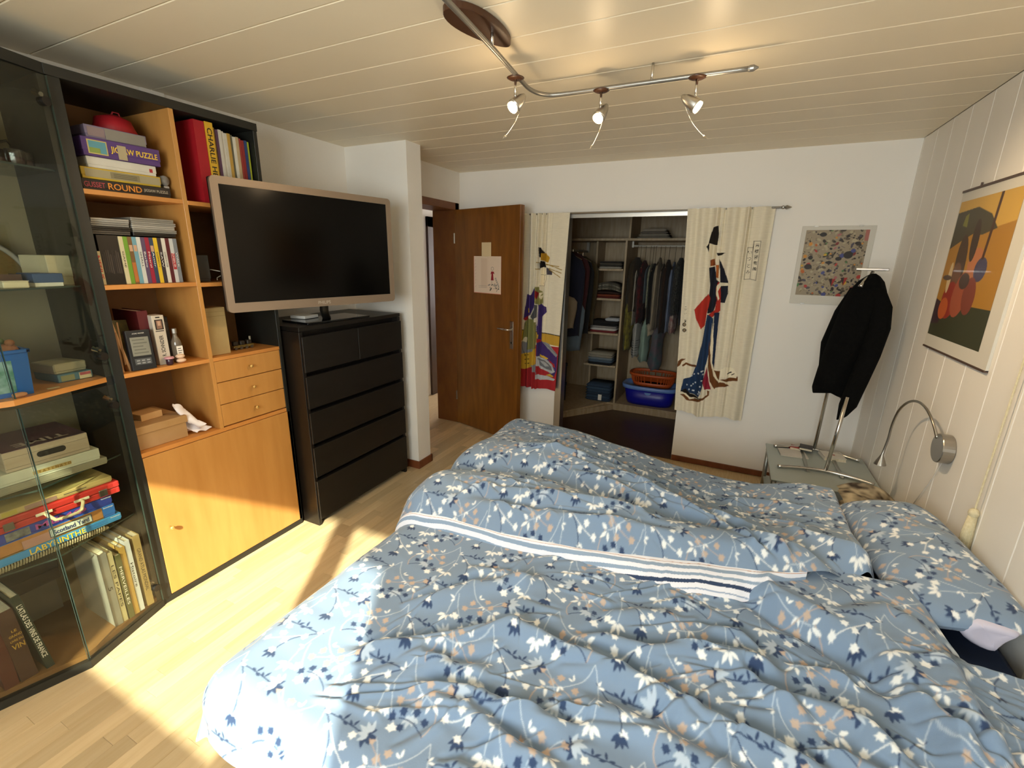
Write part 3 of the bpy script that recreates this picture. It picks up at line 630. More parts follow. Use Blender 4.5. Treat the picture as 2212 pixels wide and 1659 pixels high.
MB().lathe([(0.0105,0),(0.0105,0.020),(0.009,0.022)],(-2.315,1.196,1.1285+0.135),18).build('cap','alu',bt,smooth=False)
MB().box(-2.2945,-2.2935,1.183,1.209,1.155,1.205).build('label','white_print',bt)
for i in range(4): MB().box(-2.2935,-2.2932,1.187,1.205-0.004*(i%2),1.162+i*0.010,1.165+i*0.010).build('label_line','ink',bt)
fg=thing('ceramic_figure','tiny pink ceramic figurine at the shelf front by the bottle','figurine',(-2.287,1.190,1.1285))
M('ceramic','e3c4a8',0.25); MB().ell((-2.287,1.190,1.139),0.017,0.021,0.0105,16,8).build('lower_bead','ceramic',fg,smooth=True); MB().ell((-2.287,1.188,1.159),0.016,0.020,0.0105,16,8).build('upper_bead','ceramic',fg,smooth=True)
tj=thing('trinket_jar','tiny dark jar with pink and white lid beside the carton','jar',(-2.283,1.139,1.1285))
MB().lathe([(0.012,0),(0.014,0.004),(0.014,0.024),(0.012,0.028)],(-2.283,1.139,1.1285),16).build('jar',mc('3d2530',0.2),tj,smooth=True); MB().lathe([(0.019,0),(0.020,0.003),(0.017,0.008),(0.006,0.010)],(-2.283,1.139,1.1565),16).build('lid',mc('d59aa2',0.3),tj,smooth=True)
# on the drawer block
pb=thing('paper_parcel','beige paper-wrapped parcel standing on the drawer block','parcel',(-2.34,1.388,1.1285))
M('kraft','b49a68',0.7,rgb2='a68b58',vscale=6,bump=0.6,bscale=14); MB().box(-2.40,-2.300,1.336,1.437,1.1285,1.365).build('wrapping','kraft',pb,bevel=0.003)
MB().box(-2.2998,-2.2992,1.338,1.435,1.322,1.3235).box(-2.2998,-2.2992,1.338,1.435,1.344,1.3452).build('tape_edge',mc('8c7440'),pb)
ty=thing('toy_train','small dark toy train on the drawer block behind the parcel','toy',(-2.36,1.52,1.1285))
MB().box(-2.38,-2.35,1.485,1.60,1.136,1.150).build('chassis',mc('6a5420'),ty,bevel=0.002)
for i in range(3): MB().box(-2.377,-2.353,1.49+i*0.038,1.515+i*0.038,1.150,1.172).build('wagon',mc('2c2418'),ty,bevel=0.003)
for i in range(4): MB().cyl((-2.349,1.495+i*0.03,1.136),(-2.344,1.495+i*0.03,1.136),0.0075,12).build('wheel',mc('4d4030'),ty)
MB().cyl((-2.365,1.59,1.15),(-2.365,1.59,1.19),0.005,10).build('funnel',mc('9a927c'),ty)
# bottom open compartment
sb=thing('shoe_box','brown cardboard box with a lid in the lowest open compartment','box',(-2.43,1.06,0.7655))
MB().box(-2.575,-2.298,0.955,1.168,0.7655,0.86).build('tray','card',sb,bevel=0.002); 
MB().box(-2.58,-2.292,0.950,1.174,0.838,0.874).build('lid','card',sb,bevel=0.004,seg=2)
sm=thing('small_carton','little cardboard carton lying on the brown lidded box','carton',(-2.39,1.06,0.8745)); M('card_light','c29a66',0.75)
MB().hexa([(-2.44,1.01,0.8745),(-2.36,1.018,0.8745),(-2.372,1.112,0.8745),(-2.452,1.104,0.8745),(-2.44,1.01,0.906),(-2.36,1.018,0.906),(-2.372,1.112,0.906),(-2.452,1.104,0.906)]).build('carton','card_light',sm,bevel=0.0015)
MB().hexa([(-2.4,0.985,0.8745),(-2.36,1.018,0.8745),(-2.44,1.01,0.8745),(-2.44,1.0,0.8745),(-2.4,0.985,0.877),(-2.36,1.018,0.880),(-2.44,1.01,0.880),(-2.44,1.0,0.877)]).build('flap','card_light',sm)
ts=thing('crumpled_tissue','crumpled white tissue leaning beside the brown lidded box','tissue',(-2.30,1.22,0.7655))
n_u,n_v=28,24; U,V=np.meshgrid(np.linspace(0,1,n_u),np.linspace(0,1,n_v))
ph=U*7+V*5; P=np.stack([-2.345+0.055*U+0.018*np.sin(9*V+3*U), 1.165+0.085*U*(0.55+0.6*(1-V))+0.018*np.sin(7*V+ph)-0.01*V, 0.768+0.16*V*(1-0.65*U)+0.010*np.abs(np.sin(11*U+6*V))],-1)
grid_mesh('tissue',P,M('tissue_white','e9e1e0',0.9),ts)

# ================================================================== THINGS IN THE DISPLAY CABINET
I4=Matrix.Identity(4)
# top glass shelf: punch glasses and a bowl
GLASS('cut_glass','c9bcae',0.05,1.6); M('tinted_glass','5f3a34',0.1,spec=0.8)
for i,(x,y,l) in enumerate(((-2.40,0.850,'nearest the hinge'),(-2.41,0.785,'third from the hinge'),(-2.36,0.815,'second from the hinge, standing a little forward'),(-2.42,0.72,'fourth from the hinge'),(-2.43,0.65,'furthest from the hinge'))):
    g=thing('glass_cup',f'small cut glass on the top glass shelf, {l}','glass',(x,y,1.9055),'cut glasses on the top glass shelf')
    MB().lathe([(0.016,0),(0.022,0.004),(0.026,0.02),(0.027,0.045),(0.0265,0.058)],(x,y,1.9055),14).build('bowl','cut_glass',g,smooth=False); MB().lathe([(0.015,0.003),(0.020,0.006),(0.0235,0.021),(0.024,0.032)],(x,y,1.9055),14).build('drink_tint','tinted_glass',g,smooth=True)
tb=thing('lidded_bowl','large dark glass punch bowl behind the cut glasses on the top shelf','bowl',(-2.50,0.74,1.9055))
MB().lathe([(0.05,0),(0.06,0.005),(0.105,0.05),(0.118,0.10),(0.112,0.13),(0.09,0.145),(0.03,0.165),(0.012,0.17),(0.014,0.185),(0.004,0.195)],(-2.475,0.70,1.9055),28).build('bowl',GLASS('bowl_glass','7d6f60',0.06,1.5),tb,smooth=True)
MB().tube([(-2.50,0.80,1.99),(-2.49,0.845,2.01),(-2.49,0.86,1.98),(-2.495,0.83,1.945)],0.005,8).build('handle','cut_glass',tb,smooth=True)
# middle glass shelf
fn=thing('round_fan','round painted fan with pale rim leaning at the back of the glass shelf','fan',(-2.55,0.66,1.4945))
ring=[(-2.52-0.02*math.sin(t),0.66+0.165*math.cos(t),1.505+0.165*math.sin(t)) for t in [math.pi*i/24 for i in range(25)]]
MB().tube(ring,0.009,8).build('rim',mc('9a948a'),fn,smooth=True)
MB().add([(-2.53,0.66,1.505)]+[(-2.53-0.02*math.sin(t),0.66+0.158*math.cos(t),1.505+0.158*math.sin(t)) for t in [math.pi*i/24 for i in range(25)]],[(0,i,i+1) for i in range(1,25)]).build('leaf',M('fan_paint','7a5a2c',0.7,rgb2='5e5226',vscale=18),fn,fixn=False)
for i in range(6):
    t=0.5+i*0.4; MB().ell((-2.527-0.012,0.66+0.10*math.cos(t),1.505+0.10*math.sin(t)),0.002,0.016,0.012,10,6).build('painted_flower',mc('9a4a38' if i%2 else '6a6a38'),fn)
MB().box(-2.56,-2.53,0.60,0.72,1.4945,1.506).build('foot',mc('5e4426'),fn)
o,R_=lidbox('white_box','upright cream box at the hinge end of the glass shelf','box',-2.50,-2.335,0.806,0.882,1.4945,1.605,mc('cfc4a4'),rot=0.12)
o,R_=lidbox('blue_box','flat blue box with white base on the glass shelf','box',-2.40,-2.270,0.748,0.832,1.4945,1.541,mc('33507c'),mc('e6e6dc'),frac=0.70)
book('small_book','thin dark book behind the white notepad on the glass shelf','book',0.66,0.73,1.519,0.02,0.1,mc('4a3226'),xf=-2.30)
np_=thing('notepad','white notepad block at the front of the glass shelf','notepad',(-2.28,0.69,1.4945)); MB().box(-2.345,-2.235,0.658,0.724,1.4945,1.517).build('block',mc('dcd2b0'),np_,bevel=0.003); MB().box(-2.345,-2.2345,0.6575,0.7245,1.5165,1.5185).build('top_sheet',mc('e6dec4'),np_)
# beech shelf: blue toy bin and small games
tb2=thing('toy_bin','blue plastic toy bin with a printed panel on the beech shelf','bin',(-2.30,0.60,1.1285))
def taper(x0,x1,y0,y1,z0,z1,k): 
    xc,yc=(x0+x1)/2,(y0+y1)/2; s=lambda v,c:c+(v-c)*k
    return [(s(x0,xc),s(y0,yc),z0),(s(x1,xc),s(y0,yc),z0),(s(x1,xc),s(y1,yc),z0),(s(x0,xc),s(y1,yc),z0),(x0,y0,z1),(x1,y0,z1),(x1,y1,z1),(x0,y1,z1)]
bl=mc('1f5fae',0.4); bb=MB().hexa(taper(-2.39,-2.205,0.50,0.664,1.1285,1.285,0.9)); bb.f=[f for f in bb.f if f!=(4,5,6,7)]; bb.build('body',bl,tb2)
MB().box(-2.396,-2.384,0.494,0.670,1.278,1.290).box(-2.211,-2.199,0.494,0.670,1.278,1.290).box(-2.396,-2.199,0.494,0.506,1.278,1.290).box(-2.396,-2.199,0.658,0.670,1.278,1.290).build('rim',bl,tb2,bevel=0.002)
MB().hexa([(-2.2128,0.55,1.145),(-2.2120,0.55,1.145),(-2.2120,0.615,1.145),(-2.2128,0.615,1.145),(-2.2066,0.548,1.255),(-2.2058,0.548,1.255),(-2.2058,0.618,1.255),(-2.2066,0.618,1.255)]).build('sticker',M('sticker','3c7a6a',0.5,rgb2='8fb0b4',vscale=40),tb2)
for i,(dx,dy,c) in enumerate(((0,0,'7a6a3a'),(0.05,0.04,'8d8052'),(0.02,0.085,'5d6a4a'),(0.09,0.09,'8a5a3a'))):
    t_=thing('soft_toy',['olive','sandy','mossy','rusty'][i]+' soft toy poking out of the blue bin','toy',(-2.34+dx,0.54+dy,1.28)); MB().ell((-2.34+dx,0.54+dy,1.283),0.032,0.028,0.026,12,8).build('body',mc(c,0.9),t_,smooth=True); MB().ell((-2.325+dx,0.545+dy,1.312),0.014,0.013,0.012,10,6).build('head',mc(c,0.9),t_,smooth=True)
o,R_=lidbox('card_game','small illustrated card game box right of the blue bin','game',-2.46,-2.305,0.748,0.860,1.1285,1.160,mc('4a7486'),mc('3c6070'),rot=0.1,frac=0.9); face(o,R_,-2.305,0.815,0.855,1.131,1.157,mc('d0c6a0')); face(o,R_,-2.3044,0.818,0.853,1.145,1.156,mc('b0525a'),'red_title'); face(o,R_,-2.305,0.757,0.800,1.133,1.155,mc('8a8a60'),'picture')
o,R_=lidbox('paper_pack','creased pale paper pack lying on the card game box','pack',-2.45,-2.315,0.742,0.850,1.1605,1.200,mc('a39a7c'),rot=0.16,frac=0.8,bevel=0.004)
er=thing('eraser','small pinkish stone on the beech shelf edge','stone',(-2.20,0.60,1.1285)); MB().ell((-2.192,0.612,1.137),0.012,0.020,0.0085,14,8,0.8).build('stone',mc('c98a5c'),er,smooth=True)
kn=thing('paper_scrap','thin white paper scrap on the beech shelf','paper',(-2.24,0.72,1.1285)); MB().box(-2.25,-2.235,0.70,0.735,1.1285,1.1295).build('scrap',mc('c9bb90'),kn)
# lower shelves: stacked games
zt=0.5005
def game(label,y0,y1,h,c,x1=-2.222,rot=0.0,base=None,name='game_box'):
    global zt
    o,R_=lidbox(name,label,'game',x1-0.26,x1,y0,y1,zt,zt+h,mc(c,0.5),mc(base,0.5) if base else None,rot=rot,frac=0.8); zt+=h+0.0008; return o,R_,zt-h
ww=thing('wicker_tray','pale woven tray under the stacked board games','tray',(-2.35,0.66,0.5005)); M('wicker','b3a684',0.8,rgb2='8d8060',vscale=90)
MB().box(-2.50,-2.235,0.43,0.775,0.5005,0.513).build('base','wicker',ww,bevel=0.004); 
for i in range(40): MB().tube([(-2.234,0.45+i*0.0078,0.503),(-2.230,0.452+i*0.0078,0.516),(-2.234,0.454+i*0.0078,0.527)],0.0028,5).build('weave','wicker',ww)
zt=0.5285
o,R_,z0=game('light blue labyrinth board game at the bottom of the games stack',0.445,0.818,0.030,'3f93cf',rot=0.0)
ftext(o,R_,'LABYRINTHE','yellow_print',-2.222,0.615,z0+0.015,w=0.165,h=0.022); 
for i in range(3): face(o,R_,-2.222,0.71,0.77,z0+0.008+i*0.006,z0+0.0095+i*0.006,mc('2a62a0'),'text_line')
ftext(o,R_,'Ravensburger','white_print',-2.222,0.798,z0+0.022,w=0.034,h=0.007)
o,R_,z0=game('blue detective board game with a white nameplate on its orange side',0.440,0.803,0.050,'2f6fc0')
face(o,R_,-2.222,0.442,0.760,z0+0.003,z0+0.048,mc('b07a42'),'orange_print'); face(o,R_,-2.2215,0.52,0.60,z0+0.003,z0+0.036,mc('b58a7c'),'pink_figure'); face(o,R_,-2.222,0.442,0.760,z0+0.001,z0+0.006,mc('b59a52'),'yellow_rule')
face(o,R_,-2.2208,0.595,0.725,z0+0.008,z0+0.042,mc('55606a'),'plate_border'); face(o,R_,-2.2202,0.598,0.722,z0+0.011,z0+0.039,mc('ccd2c2'),'nameplate'); ftext(o,R_,'Scotland Yard',mc('2b3a72'),-2.2196,0.660,z0+0.025,w=0.108,h=0.019)
ftext(o,R_,'Ravensburger','white_print',-2.222,0.782,z0+0.042,w=0.034,h=0.007)
o,R_,z0=game('dark blue board game with a magenta letter under the red case',0.450,0.800,0.040,'2c3f9a')
ftext(o,R_,'MEMO',mc('a8468a'),-2.222,0.640,z0+0.020,w=0.15,h=0.022); face(o,R_,-2.222,0.485,0.55,z0+0.004,z0+0.034,M('dog_print','8d8f88',0.6,rgb2='3a3f48',vscale=50),'photo_print'); ftext(o,R_,'Ravensburger','white_print',-2.222,0.782,z0+0.033,w=0.034,h=0.007)
# red case with handle
rc=thing('red_case','red toy case with cream handle and metal latches in the games stack','case',(-2.34,0.64,zt))
red=mc('b5302a',0.4)
MB().box(-2.46,-2.216,0.46,0.832,zt,zt+0.026).build('lower_shell',red,rc,bevel=0.005,seg=2); MB().box(-2.46,-2.214,0.459,0.833,zt+0.027,zt+0.052).build('upper_shell',red,rc,bevel=0.005,seg=2)
for y_ in (0.50,0.775): MB().box(-2.216,-2.209,y_-0.014,y_+0.014,zt+0.008,zt+0.036).build('latch','steel',rc,bevel=0.002)
cr=mc('cdbf96',0.5)
MB().tube([(-2.213,0.595,zt+0.026),(-2.198,0.598,zt+0.020),(-2.186,0.612,zt-0.004),(-2.186,0.64,zt-0.008),(-2.186,0.675,zt-0.008),(-2.186,0.690,zt-0.002),(-2.198,0.703,zt+0.020),(-2.213,0.706,zt+0.026)],0.0062,8).build('handle',cr,rc,smooth=True)
for y_ in (0.595,0.706): MB().box(-2.215,-2.209,y_-0.024,y_+0.024,zt+0.021,zt+0.032).build('handle_mount',mc('d6cdb0',0.5),rc,bevel=0.002)
zt+=0.0535
o,R_,z0=game('yellow edged flat game box lying above the red case',0.455,0.815,0.024,'b5a067',rot=0.015); face(o,R_,-2.222,0.55,0.64,z0+0.004,z0+0.020,mc('9a7a6c'),'print'); face(o,R_,-2.222,0.49,0.53,z0+0.004,z0+0.020,mc('b0a04a'),'yellow_print'); face(o,R_,-2.222,0.66,0.73,z0+0.010,z0+0.014,mc('6a604a'),'text_line')
zt=0.786
o,R_,z0=game('flat grey green game box under the white tile game',0.46,0.815,0.028,'8f8a74',rot=0.01)
o,R_,z0=game('white tile game box with small lettered tiles on its side',0.50,0.797,0.045,'c4c5b0')
for i,c_ in enumerate('STATENATO'): 
    y_=0.598+i*0.0122; face(o,R_,-2.222,y_,y_+0.0115,z0+0.014,z0+0.027,mc('b59a5c'),'tile'); ftext(o,R_,c_,mc('8a6a30'),-2.2214,y_+0.0057,z0+0.0205,h=0.009)
# crate-look game
cg=thing('crate_game','crate-shaped game box with a dark hand slot on top of the stack','game',(-2.36,0.655,zt)); M('crate_side','b3a58e',0.7,rgb2='a08f78',vscale=5,stretch=(1,1,9)); M('crate_top','54404a',0.5,rgb2='3f3338',vscale=12)
MB().box(-2.48,-2.226,0.536,0.774,zt,zt+0.074).build('box','crate_side',cg,bevel=0.002); MB().box(-2.478,-2.228,0.539,0.771,zt+0.0735,zt+0.0765).build('top_print','crate_top',cg)
MB().prism(rrect(0.622,0.704,zt+0.027,zt+0.049,0.0109,6),-2.2262,-2.2252,'x').build('hand_slot',mc('2a2622'),cg)
TEXT('TIME',mc('a59c90'),cg,(-2.272,0.655,zt+0.0765),(0,-1,0),(1,0,0),w=0.15,h=0.045,bold=True); face(cg,I4,-2.226,0.536,0.774,zt+0.012,zt+0.0135,mc('8a7a66'),'plank_line'); face(cg,I4,-2.226,0.536,0.774,zt+0.052,zt+0.0532,mc('8a7a66'),'plank_line')
pm=thing('orange_magnet','tiny orange ornament on the cabinet back above the crate game','ornament',(-2.605,0.60,0.99)); MB().ell((-2.602,0.62,1.00),0.005,0.014,0.010,10,6).ell((-2.602,0.638,1.002),0.005,0.010,0.008,10,6).build('ornament',mc('c9742e'),pm,smooth=True)
# books on the cabinet floor
bk=[(0.712,0.740,0.355,'8f8d84','wide grey binder leaning on the cabinet floor','5',-2.225),(0.742,0.760,0.345,'c0b48a','cream atlas with brown title beside the grey binder','LES PAPES',-2.228),(0.765,0.784,0.318,'5e5e36','olive green picture book with pale title on the cabinet floor','MERVEILLES',-2.226),(0.787,0.806,0.342,'c09a4e','yellow mottled book on the cabinet floor',None,-2.232),(0.809,0.828,0.36,'d8dce0','bright white folder on the cabinet floor','Histoire',-2.236),(0.842,0.868,0.362,'b09660','tan world atlas next to the cabinet hinge','GRAND ATLAS MONDIAL',-2.240)]
for y0,y1,h,c,l,t,x_ in bk: book('atlas_book',l,'book',y0,y1,0.0555,h,0.25,mc(c),xf=x_,title=t,tcol='ink' if c in('c0b48a','d8dce0','b09660','8f8d84') else 'white_print',lean=0.0,tfrac=(0.6 if len(t)>8 else 0.34) if t and len(t)>1 else 0.05,tth=0.5)
book('wine_atlas','dark green wine atlas leaning in the left of the cabinet floor','book',0.484,0.508,0.0555,0.355,0.25,mc('26352c'),xf=-2.215,title="L'ATLAS DES VINS DE FRANCE",tcol='white_print',lean=-0.10,tfrac=0.72)
o=book('wine_book','thick brown wine book with gilt title in the cabinet','book',0.415,0.462,0.0555,0.31,0.22,mc('4a2f24'),xf=-2.222,lean=-0.04)
for i,(t_,h_) in enumerate((('LE',0.010),('GRAND',0.010),('LIVRE DU',0.009),('VIN',0.022))): TEXT(t_,'gold',o,(-2.2205,0.436-0.004*0,0.275-0.020*i-(0.006 if i==3 else 0)),(0,1,0),(0,0,1),w=0.034 if i else 0.014,h=h_,bold=True)
book('red_brown_book','red brown book at the far left of the cabinet floor','book',0.372,0.411,0.0555,0.29,0.22,mc('5a2a1e'),xf=-2.226)
o,R_=lidbox('photo_frame_box','black flat box standing at the back of the cabinet floor','box',-2.60,-2.575,0.50,0.69,0.20,0.40,mc('2b2723'))
o['label']='black flat box leaning high at the back of the cabinet floor'
MB().box(-2.598,-2.577,0.52,0.67,0.0555,0.20).build('support',mc('8d8678'),o)

# ================================================================== BED
bed = thing('bed','wide double bed with navy sheet under the floral duvets','bed',(-0.1,1.45,0))
M('bed_base','8fa3b5',0.85,rgb2='7d92a6',vscale=40); M('navy_sheet','16294a',0.9,rgb2='101f3a',vscale=8); M('leg_dark','2a2018',0.5)
B('mattress','navy_sheet',bed,-1.05,0.885,0.52,2.34,0.24,0.505,0.035); B('base_frame','bed_base',bed,-1.04,0.885,0.535,2.33,0.09,0.24,0.01)
for x_,y_ in ((-0.98,0.6),(-0.98,2.27),(0.8,0.6),(0.8,2.27)): MB().cyl((x_,y_,0),(x_,y_,0.09),0.03,14).build('leg','leg_dark',bed)
# floral print tile
BASE='7b90aa'
tile=Canvas(0.285,0.320,0.0011,BASE)
NAVY,WHT,TAN,PALE='2f4264','e6e9ea','baa698','b2c0d0'
def tl(fn):
    for dx in (-1,0,1):
        for dy in (-1,0,1): fn(dx*tile.w,dy*tile.h)
def bez(a,b,c,n=14): return [((1-t)**2*a[0]+2*t*(1-t)*b[0]+t*t*c[0],(1-t)**2*a[1]+2*t*(1-t)*b[1]+t*t*c[1]) for t in [i/n for i in range(n+1)]]
def star(x,y,ang,L,col,n=3,sp=0.8):
    L*=1.25
    tl(lambda dx,dy:[tile.leaf(x+dx+.12*L*math.cos(ang+(k-(n-1)/2)*sp),y+dy+.12*L*math.sin(ang+(k-(n-1)/2)*sp),ang+(k-(n-1)/2)*sp,L*(1.0 if k==(n-1)//2 else 0.82),L*0.33,col) for k in range(n)])
def stem(a,b,c,wd,col):
    wd*=1.0; tl(lambda dx,dy: tile.line([(p[0]+dx,p[1]+dy) for p in bez(a,b,c)],wd,col))
def ivy(x,y,ang,L,col):
    L*=1.12
    pts=[(0,0),(.35,.30),(.30,.52),(.55,.40),(.78,.62),(.80,.30),(1.05,0),(.80,-.28),(.74,-.60),(.52,-.40),(.28,-.50),(.33,-.28)]
    ca,sa=math.cos(ang),math.sin(ang)
    tl(lambda dx,dy: tile.poly([(x+dx+L*(a*ca-b*sa),y+dy+L*(a*sa+b*ca)) for a,b in pts],col))
# branch system 1 (half-drop repeated as system 2)
def system(ox,oy,fl=1):
    q=lambda x,y:(ox+fl*x*1.18,oy+y*1.15); A=lambda a: a if fl>0 else math.pi-a
    stem(q(.0,.0),q(-.03,-.05),q(-.02,-.12),.0016,'c6d0da'); stem(q(.0,.0),q(.02,-.06),q(.085,-.075),.0016,'c6d0da'); stem(q(-.015,-.06),q(-.005,-.10),q(.03,-.13),.0016,'c6d0da')
    stem(q(-.02,-.03),q(-.06,-.028),q(-.115,-.035),.0030,NAVY); stem(q(-.01,-.025),q(-.07,-.06),q(-.075,-.11),.0028,NAVY)
    stem(q(.085,.02),q(.05,.03),q(.02,.0),.0026,NAVY); stem(q(.09,-.07),q(.12,-.11),q(.10,-.14),.0022,TAN)
    star(*q(-.115,-.035),A(3.0),.026,NAVY,5,.62); star(*q(-.085,-.033),A(1.3),.015,NAVY,2,1.2); star(*q(-.06,-.031),A(1.9),.016,NAVY,3,1.5); star(*q(-.075,-.11),A(-1.6),.024,NAVY,4,.5)
    for px,py,a in ((.03,.022,1.2),(.055,.030,1.5),(.075,.025,.8),(.09,.014,.2),(.068,.012,-1.0)): ivy(*q(px,py),A(a),.0165,NAVY)
    star(*q(-.02,-.12),A(-1.5),.024,WHT,4,.75); ivy(*q(.03,-.13),A(-1.3),.021,WHT); ivy(*q(.012,-.112),A(-2.4),.019,WHT); star(*q(.085,-.075),A(-.6),.022,WHT,3,1.1)
    for px,py,a in ((-.012,-.03,2.6),(-.018,-.075,-2.7),(.035,-.045,.9),(.06,-.062,-2.0)): star(*q(px,py),A(a),.014,WHT,2,1.0)
    for px,py,a in ((-.055,.055,.4),(-.03,.062,1.4),(-.045,.035,-1.2),(-.012,.045,.2),(-.02,.085,2.0),(-.07,.085,3.0)): ivy(*q(px,py),A(a),.017,WHT)
    stem(q(-.07,.085),q(-.04,.06),q(-.005,.045),.0018,WHT)
    for px,py,a in ((.035,.075,.3),(.06,.085,1.7),(.058,.062,-1.1),(.085,.075,.1),(.10,.06,-.9),(.022,.095,2.4)): ivy(*q(px,py),A(a),.0175,TAN)
    stem(q(.022,.095),q(.06,.07),q(.11,.05),.0018,TAN)
    star(*q(.115,-.03),A(.2),.026,PALE,5,.55); star(*q(.055,-.105),A(-1.2),.024,PALE,4,.5); stem(q(.055,-.105),q(.07,-.06),q(.10,-.03),.002,PALE)
system(.085,.19); system(.085+.1425,.19-.16,-1)
# soften the print so it stays clean on the cloth mesh
_t=np.zeros_like(tile.a)
for _i in (-1,0,1):
    for _j in (-1,0,1): _t+=np.roll(np.roll(tile.a,_i,0),_j,1)
tile.a=_t/9
PRINT('floral',0.85,bump=0.12,bscale=260,sheen=0.15)
def fold(X,Y,pts,A,wd,side=-1,sharp=0.6):
    pts=np.array(pts,float); mg=wd*3.2
    box_=(X>pts[:,0].min()-mg)&(X<pts[:,0].max()+mg)&(Y>pts[:,1].min()-mg)&(Y<pts[:,1].max()+mg)
    out=np.zeros(X.shape); out[box_]=_fold(X[box_],Y[box_],pts,A,wd,side,sharp); return out
def _fold(X,Y,pts,A,wd,side,sharp):
    best=np.full(X.shape,9.0); sgn=np.ones(X.shape); tp=np.zeros(X.shape)
    seg=np.hypot(*(pts[1:]-pts[:-1]).T); cum=np.concatenate([[0],np.cumsum(seg)]); tot=cum[-1]
    for i in range(len(pts)-1):
        a,b=pts[i],pts[i+1]; d=b-a; L=d@d
        t=((X-a[0])*d[0]+(Y-a[1])*d[1])/L; tc=np.clip(t,0,1)
        px=X-a[0]-tc*d[0]; py=Y-a[1]-tc*d[1]; ds=np.hypot(px,py); m=ds<best
        best=np.where(m,ds,best); sgn=np.where(m,np.sign(d[0]*py-d[1]*px),sgn); tp=np.where(m,(cum[i]+tc*seg[i])/tot,tp)
    dd=best*sgn*side; tpr=np.clip(np.minimum(tp,1-tp)*4.5,0,1); tpr=tpr*tpr*(3-2*tpr)
    # distance past the line's ends damps the fold
    return A*tpr*(np.exp(-((dd/wd-0.75)/0.75)**2)*np.where(dd>0,1,np.exp(-(dd/(0.30*wd))**2))-sharp*np.exp(-((dd+0.2*wd)/(0.42*wd))**2))
def wob(X,Y,seed,k0,amp,n=9,aniso=(1,1)):
    r=np.random.default_rng(seed); Z=np.zeros_like(X)
    for i in range(n):
        a=r.uniform(0,2*np.pi); k=k0*r.uniform(0.6,1.7); ph=r.uniform(0,6.28)
        Z+=np.sin((np.cos(a)*X*aniso[0]+np.sin(a)*Y*aniso[1])*k+ph+1.2*np.sin(1.7*X*k*0.21+2.3*Y*k*0.17+i))
    return amp*Z/math.sqrt(n)
def hg(s,r,flare=0.12):
    q=np.minimum(s/r,np.pi/2); ex=np.maximum(0,s-r*np.pi/2)
    return r*np.sin(q)+flare*ex, r*(1-np.cos(q))+ex*0.98
def drape(U,V,xe,ye,r,near=True):
    su=np.maximum(0,xe-U); sv=np.maximum(0,(ye-V) if near else (V-ye)); s=np.hypot(su,sv)+1e-9; se=0.8*np.maximum(su,sv)+0.2*s
    h,g=hg(se,r); return np.maximum(U,xe)-h*su/s, (np.maximum(V,ye)-h*sv/s) if near else (np.minimum(V,ye)+h*sv/s), g, se
sstep=lambda a,b,x: (lambda t:t*t*(3-2*t))(np.clip((x-a)/(b-a),0,1))
def wrinkles(seed,n,x0,x1,y0,y1,a0,da,A0,A1):
    r=np.random.default_rng(seed); L=[]
    for i in range(n):
        x=r.uniform(x0,x1); y=r.uniform(y0,y1); a=a0(x,y)+r.normal(0,da); l=r.uniform(.10,.34); k=r.normal(0,1.6); p=[(x,y)]
        for j in range(4):
            x+=math.cos(a)*l/4; y+=math.sin(a)*l/4; a+=k*l/4; p.append((x,y))
        L.append((p,r.uniform(A0,A1),r.uniform(.008,.022)))
    return L
# ---- near duvet
NF=[([(-0.83,.92),(-.76,1.01),(-.68,1.11),(-.44,1.27)],.016,.05),([(-.87,.71),(-.77,.80),(-.65,.88),(-.54,.97),(-.46,1.04),(-.35,1.05)],.026,.055),([(-.71,.76),(-.65,.81),(-.53,.83),(-.44,.87)],.014,.04),
([(-.65,.72),(-.48,.78),(-.38,.78),(-.30,.79),(-.18,.80)],.020,.04),([(-.60,.70),(-.46,.735),(-.38,.72),(-.30,.70),(-.16,.71)],.016,.035),([(-.50,1.0),(-.37,1.02),(-.28,1.0),(-.14,1.01),(-.04,1.0),(.08,1.0)],.026,.045),
([(-.33,1.03),(-.21,1.09),(-.09,1.11),(.03,1.18),(.15,1.21),(.26,1.18)],.022,.045),([(-.26,1.16),(-.14,1.24),(-.02,1.29)],.014,.045),([(.02,1.25),(.14,1.29),(.24,1.19)],.016,.035),
([(.03,1.13),(.18,1.19),(.26,1.18)],.012,.03),([(.24,1.22),(.32,1.24),(.42,1.25)],.012,.03),([(-.02,.99),(.12,.97),(.23,.97),(.36,.95)],.018,.045),([(.16,1.11),(.32,1.13),(.42,1.12),(.47,1.06),(.52,1.02)],.020,.045),
([(.50,1.26),(.55,1.18),(.59,1.13),(.62,1.06)],.022,.045),([(.12,1.16),(.24,1.09),(.32,1.06)],.014,.035),([(-.25,.88),(-.1,.90),(.05,.88),(.2,.87)],.014,.05),([(-.45,.60),(-.3,.63),(-.1,.62)],.012,.05),([(.1,.82),(.25,.84),(.4,.83),(.55,.80)],.015,.05),
([(.60,1.40),(.655,1.33),(.65,1.20),(.68,1.08)],.020,.05),([(.30,1.02),(.40,1.01),(.50,.96)],.014,.04),([(-.75,1.18),(-.6,1.22),(-.45,1.20)],.010,.045)]
NF=[(p,A*1.45,wd*0.9) for p,A,wd in NF]+wrinkles(5,150,-.85,.75,.56,1.4,lambda x,y:.35-.55*(x+.2),.32,.0035,.009)
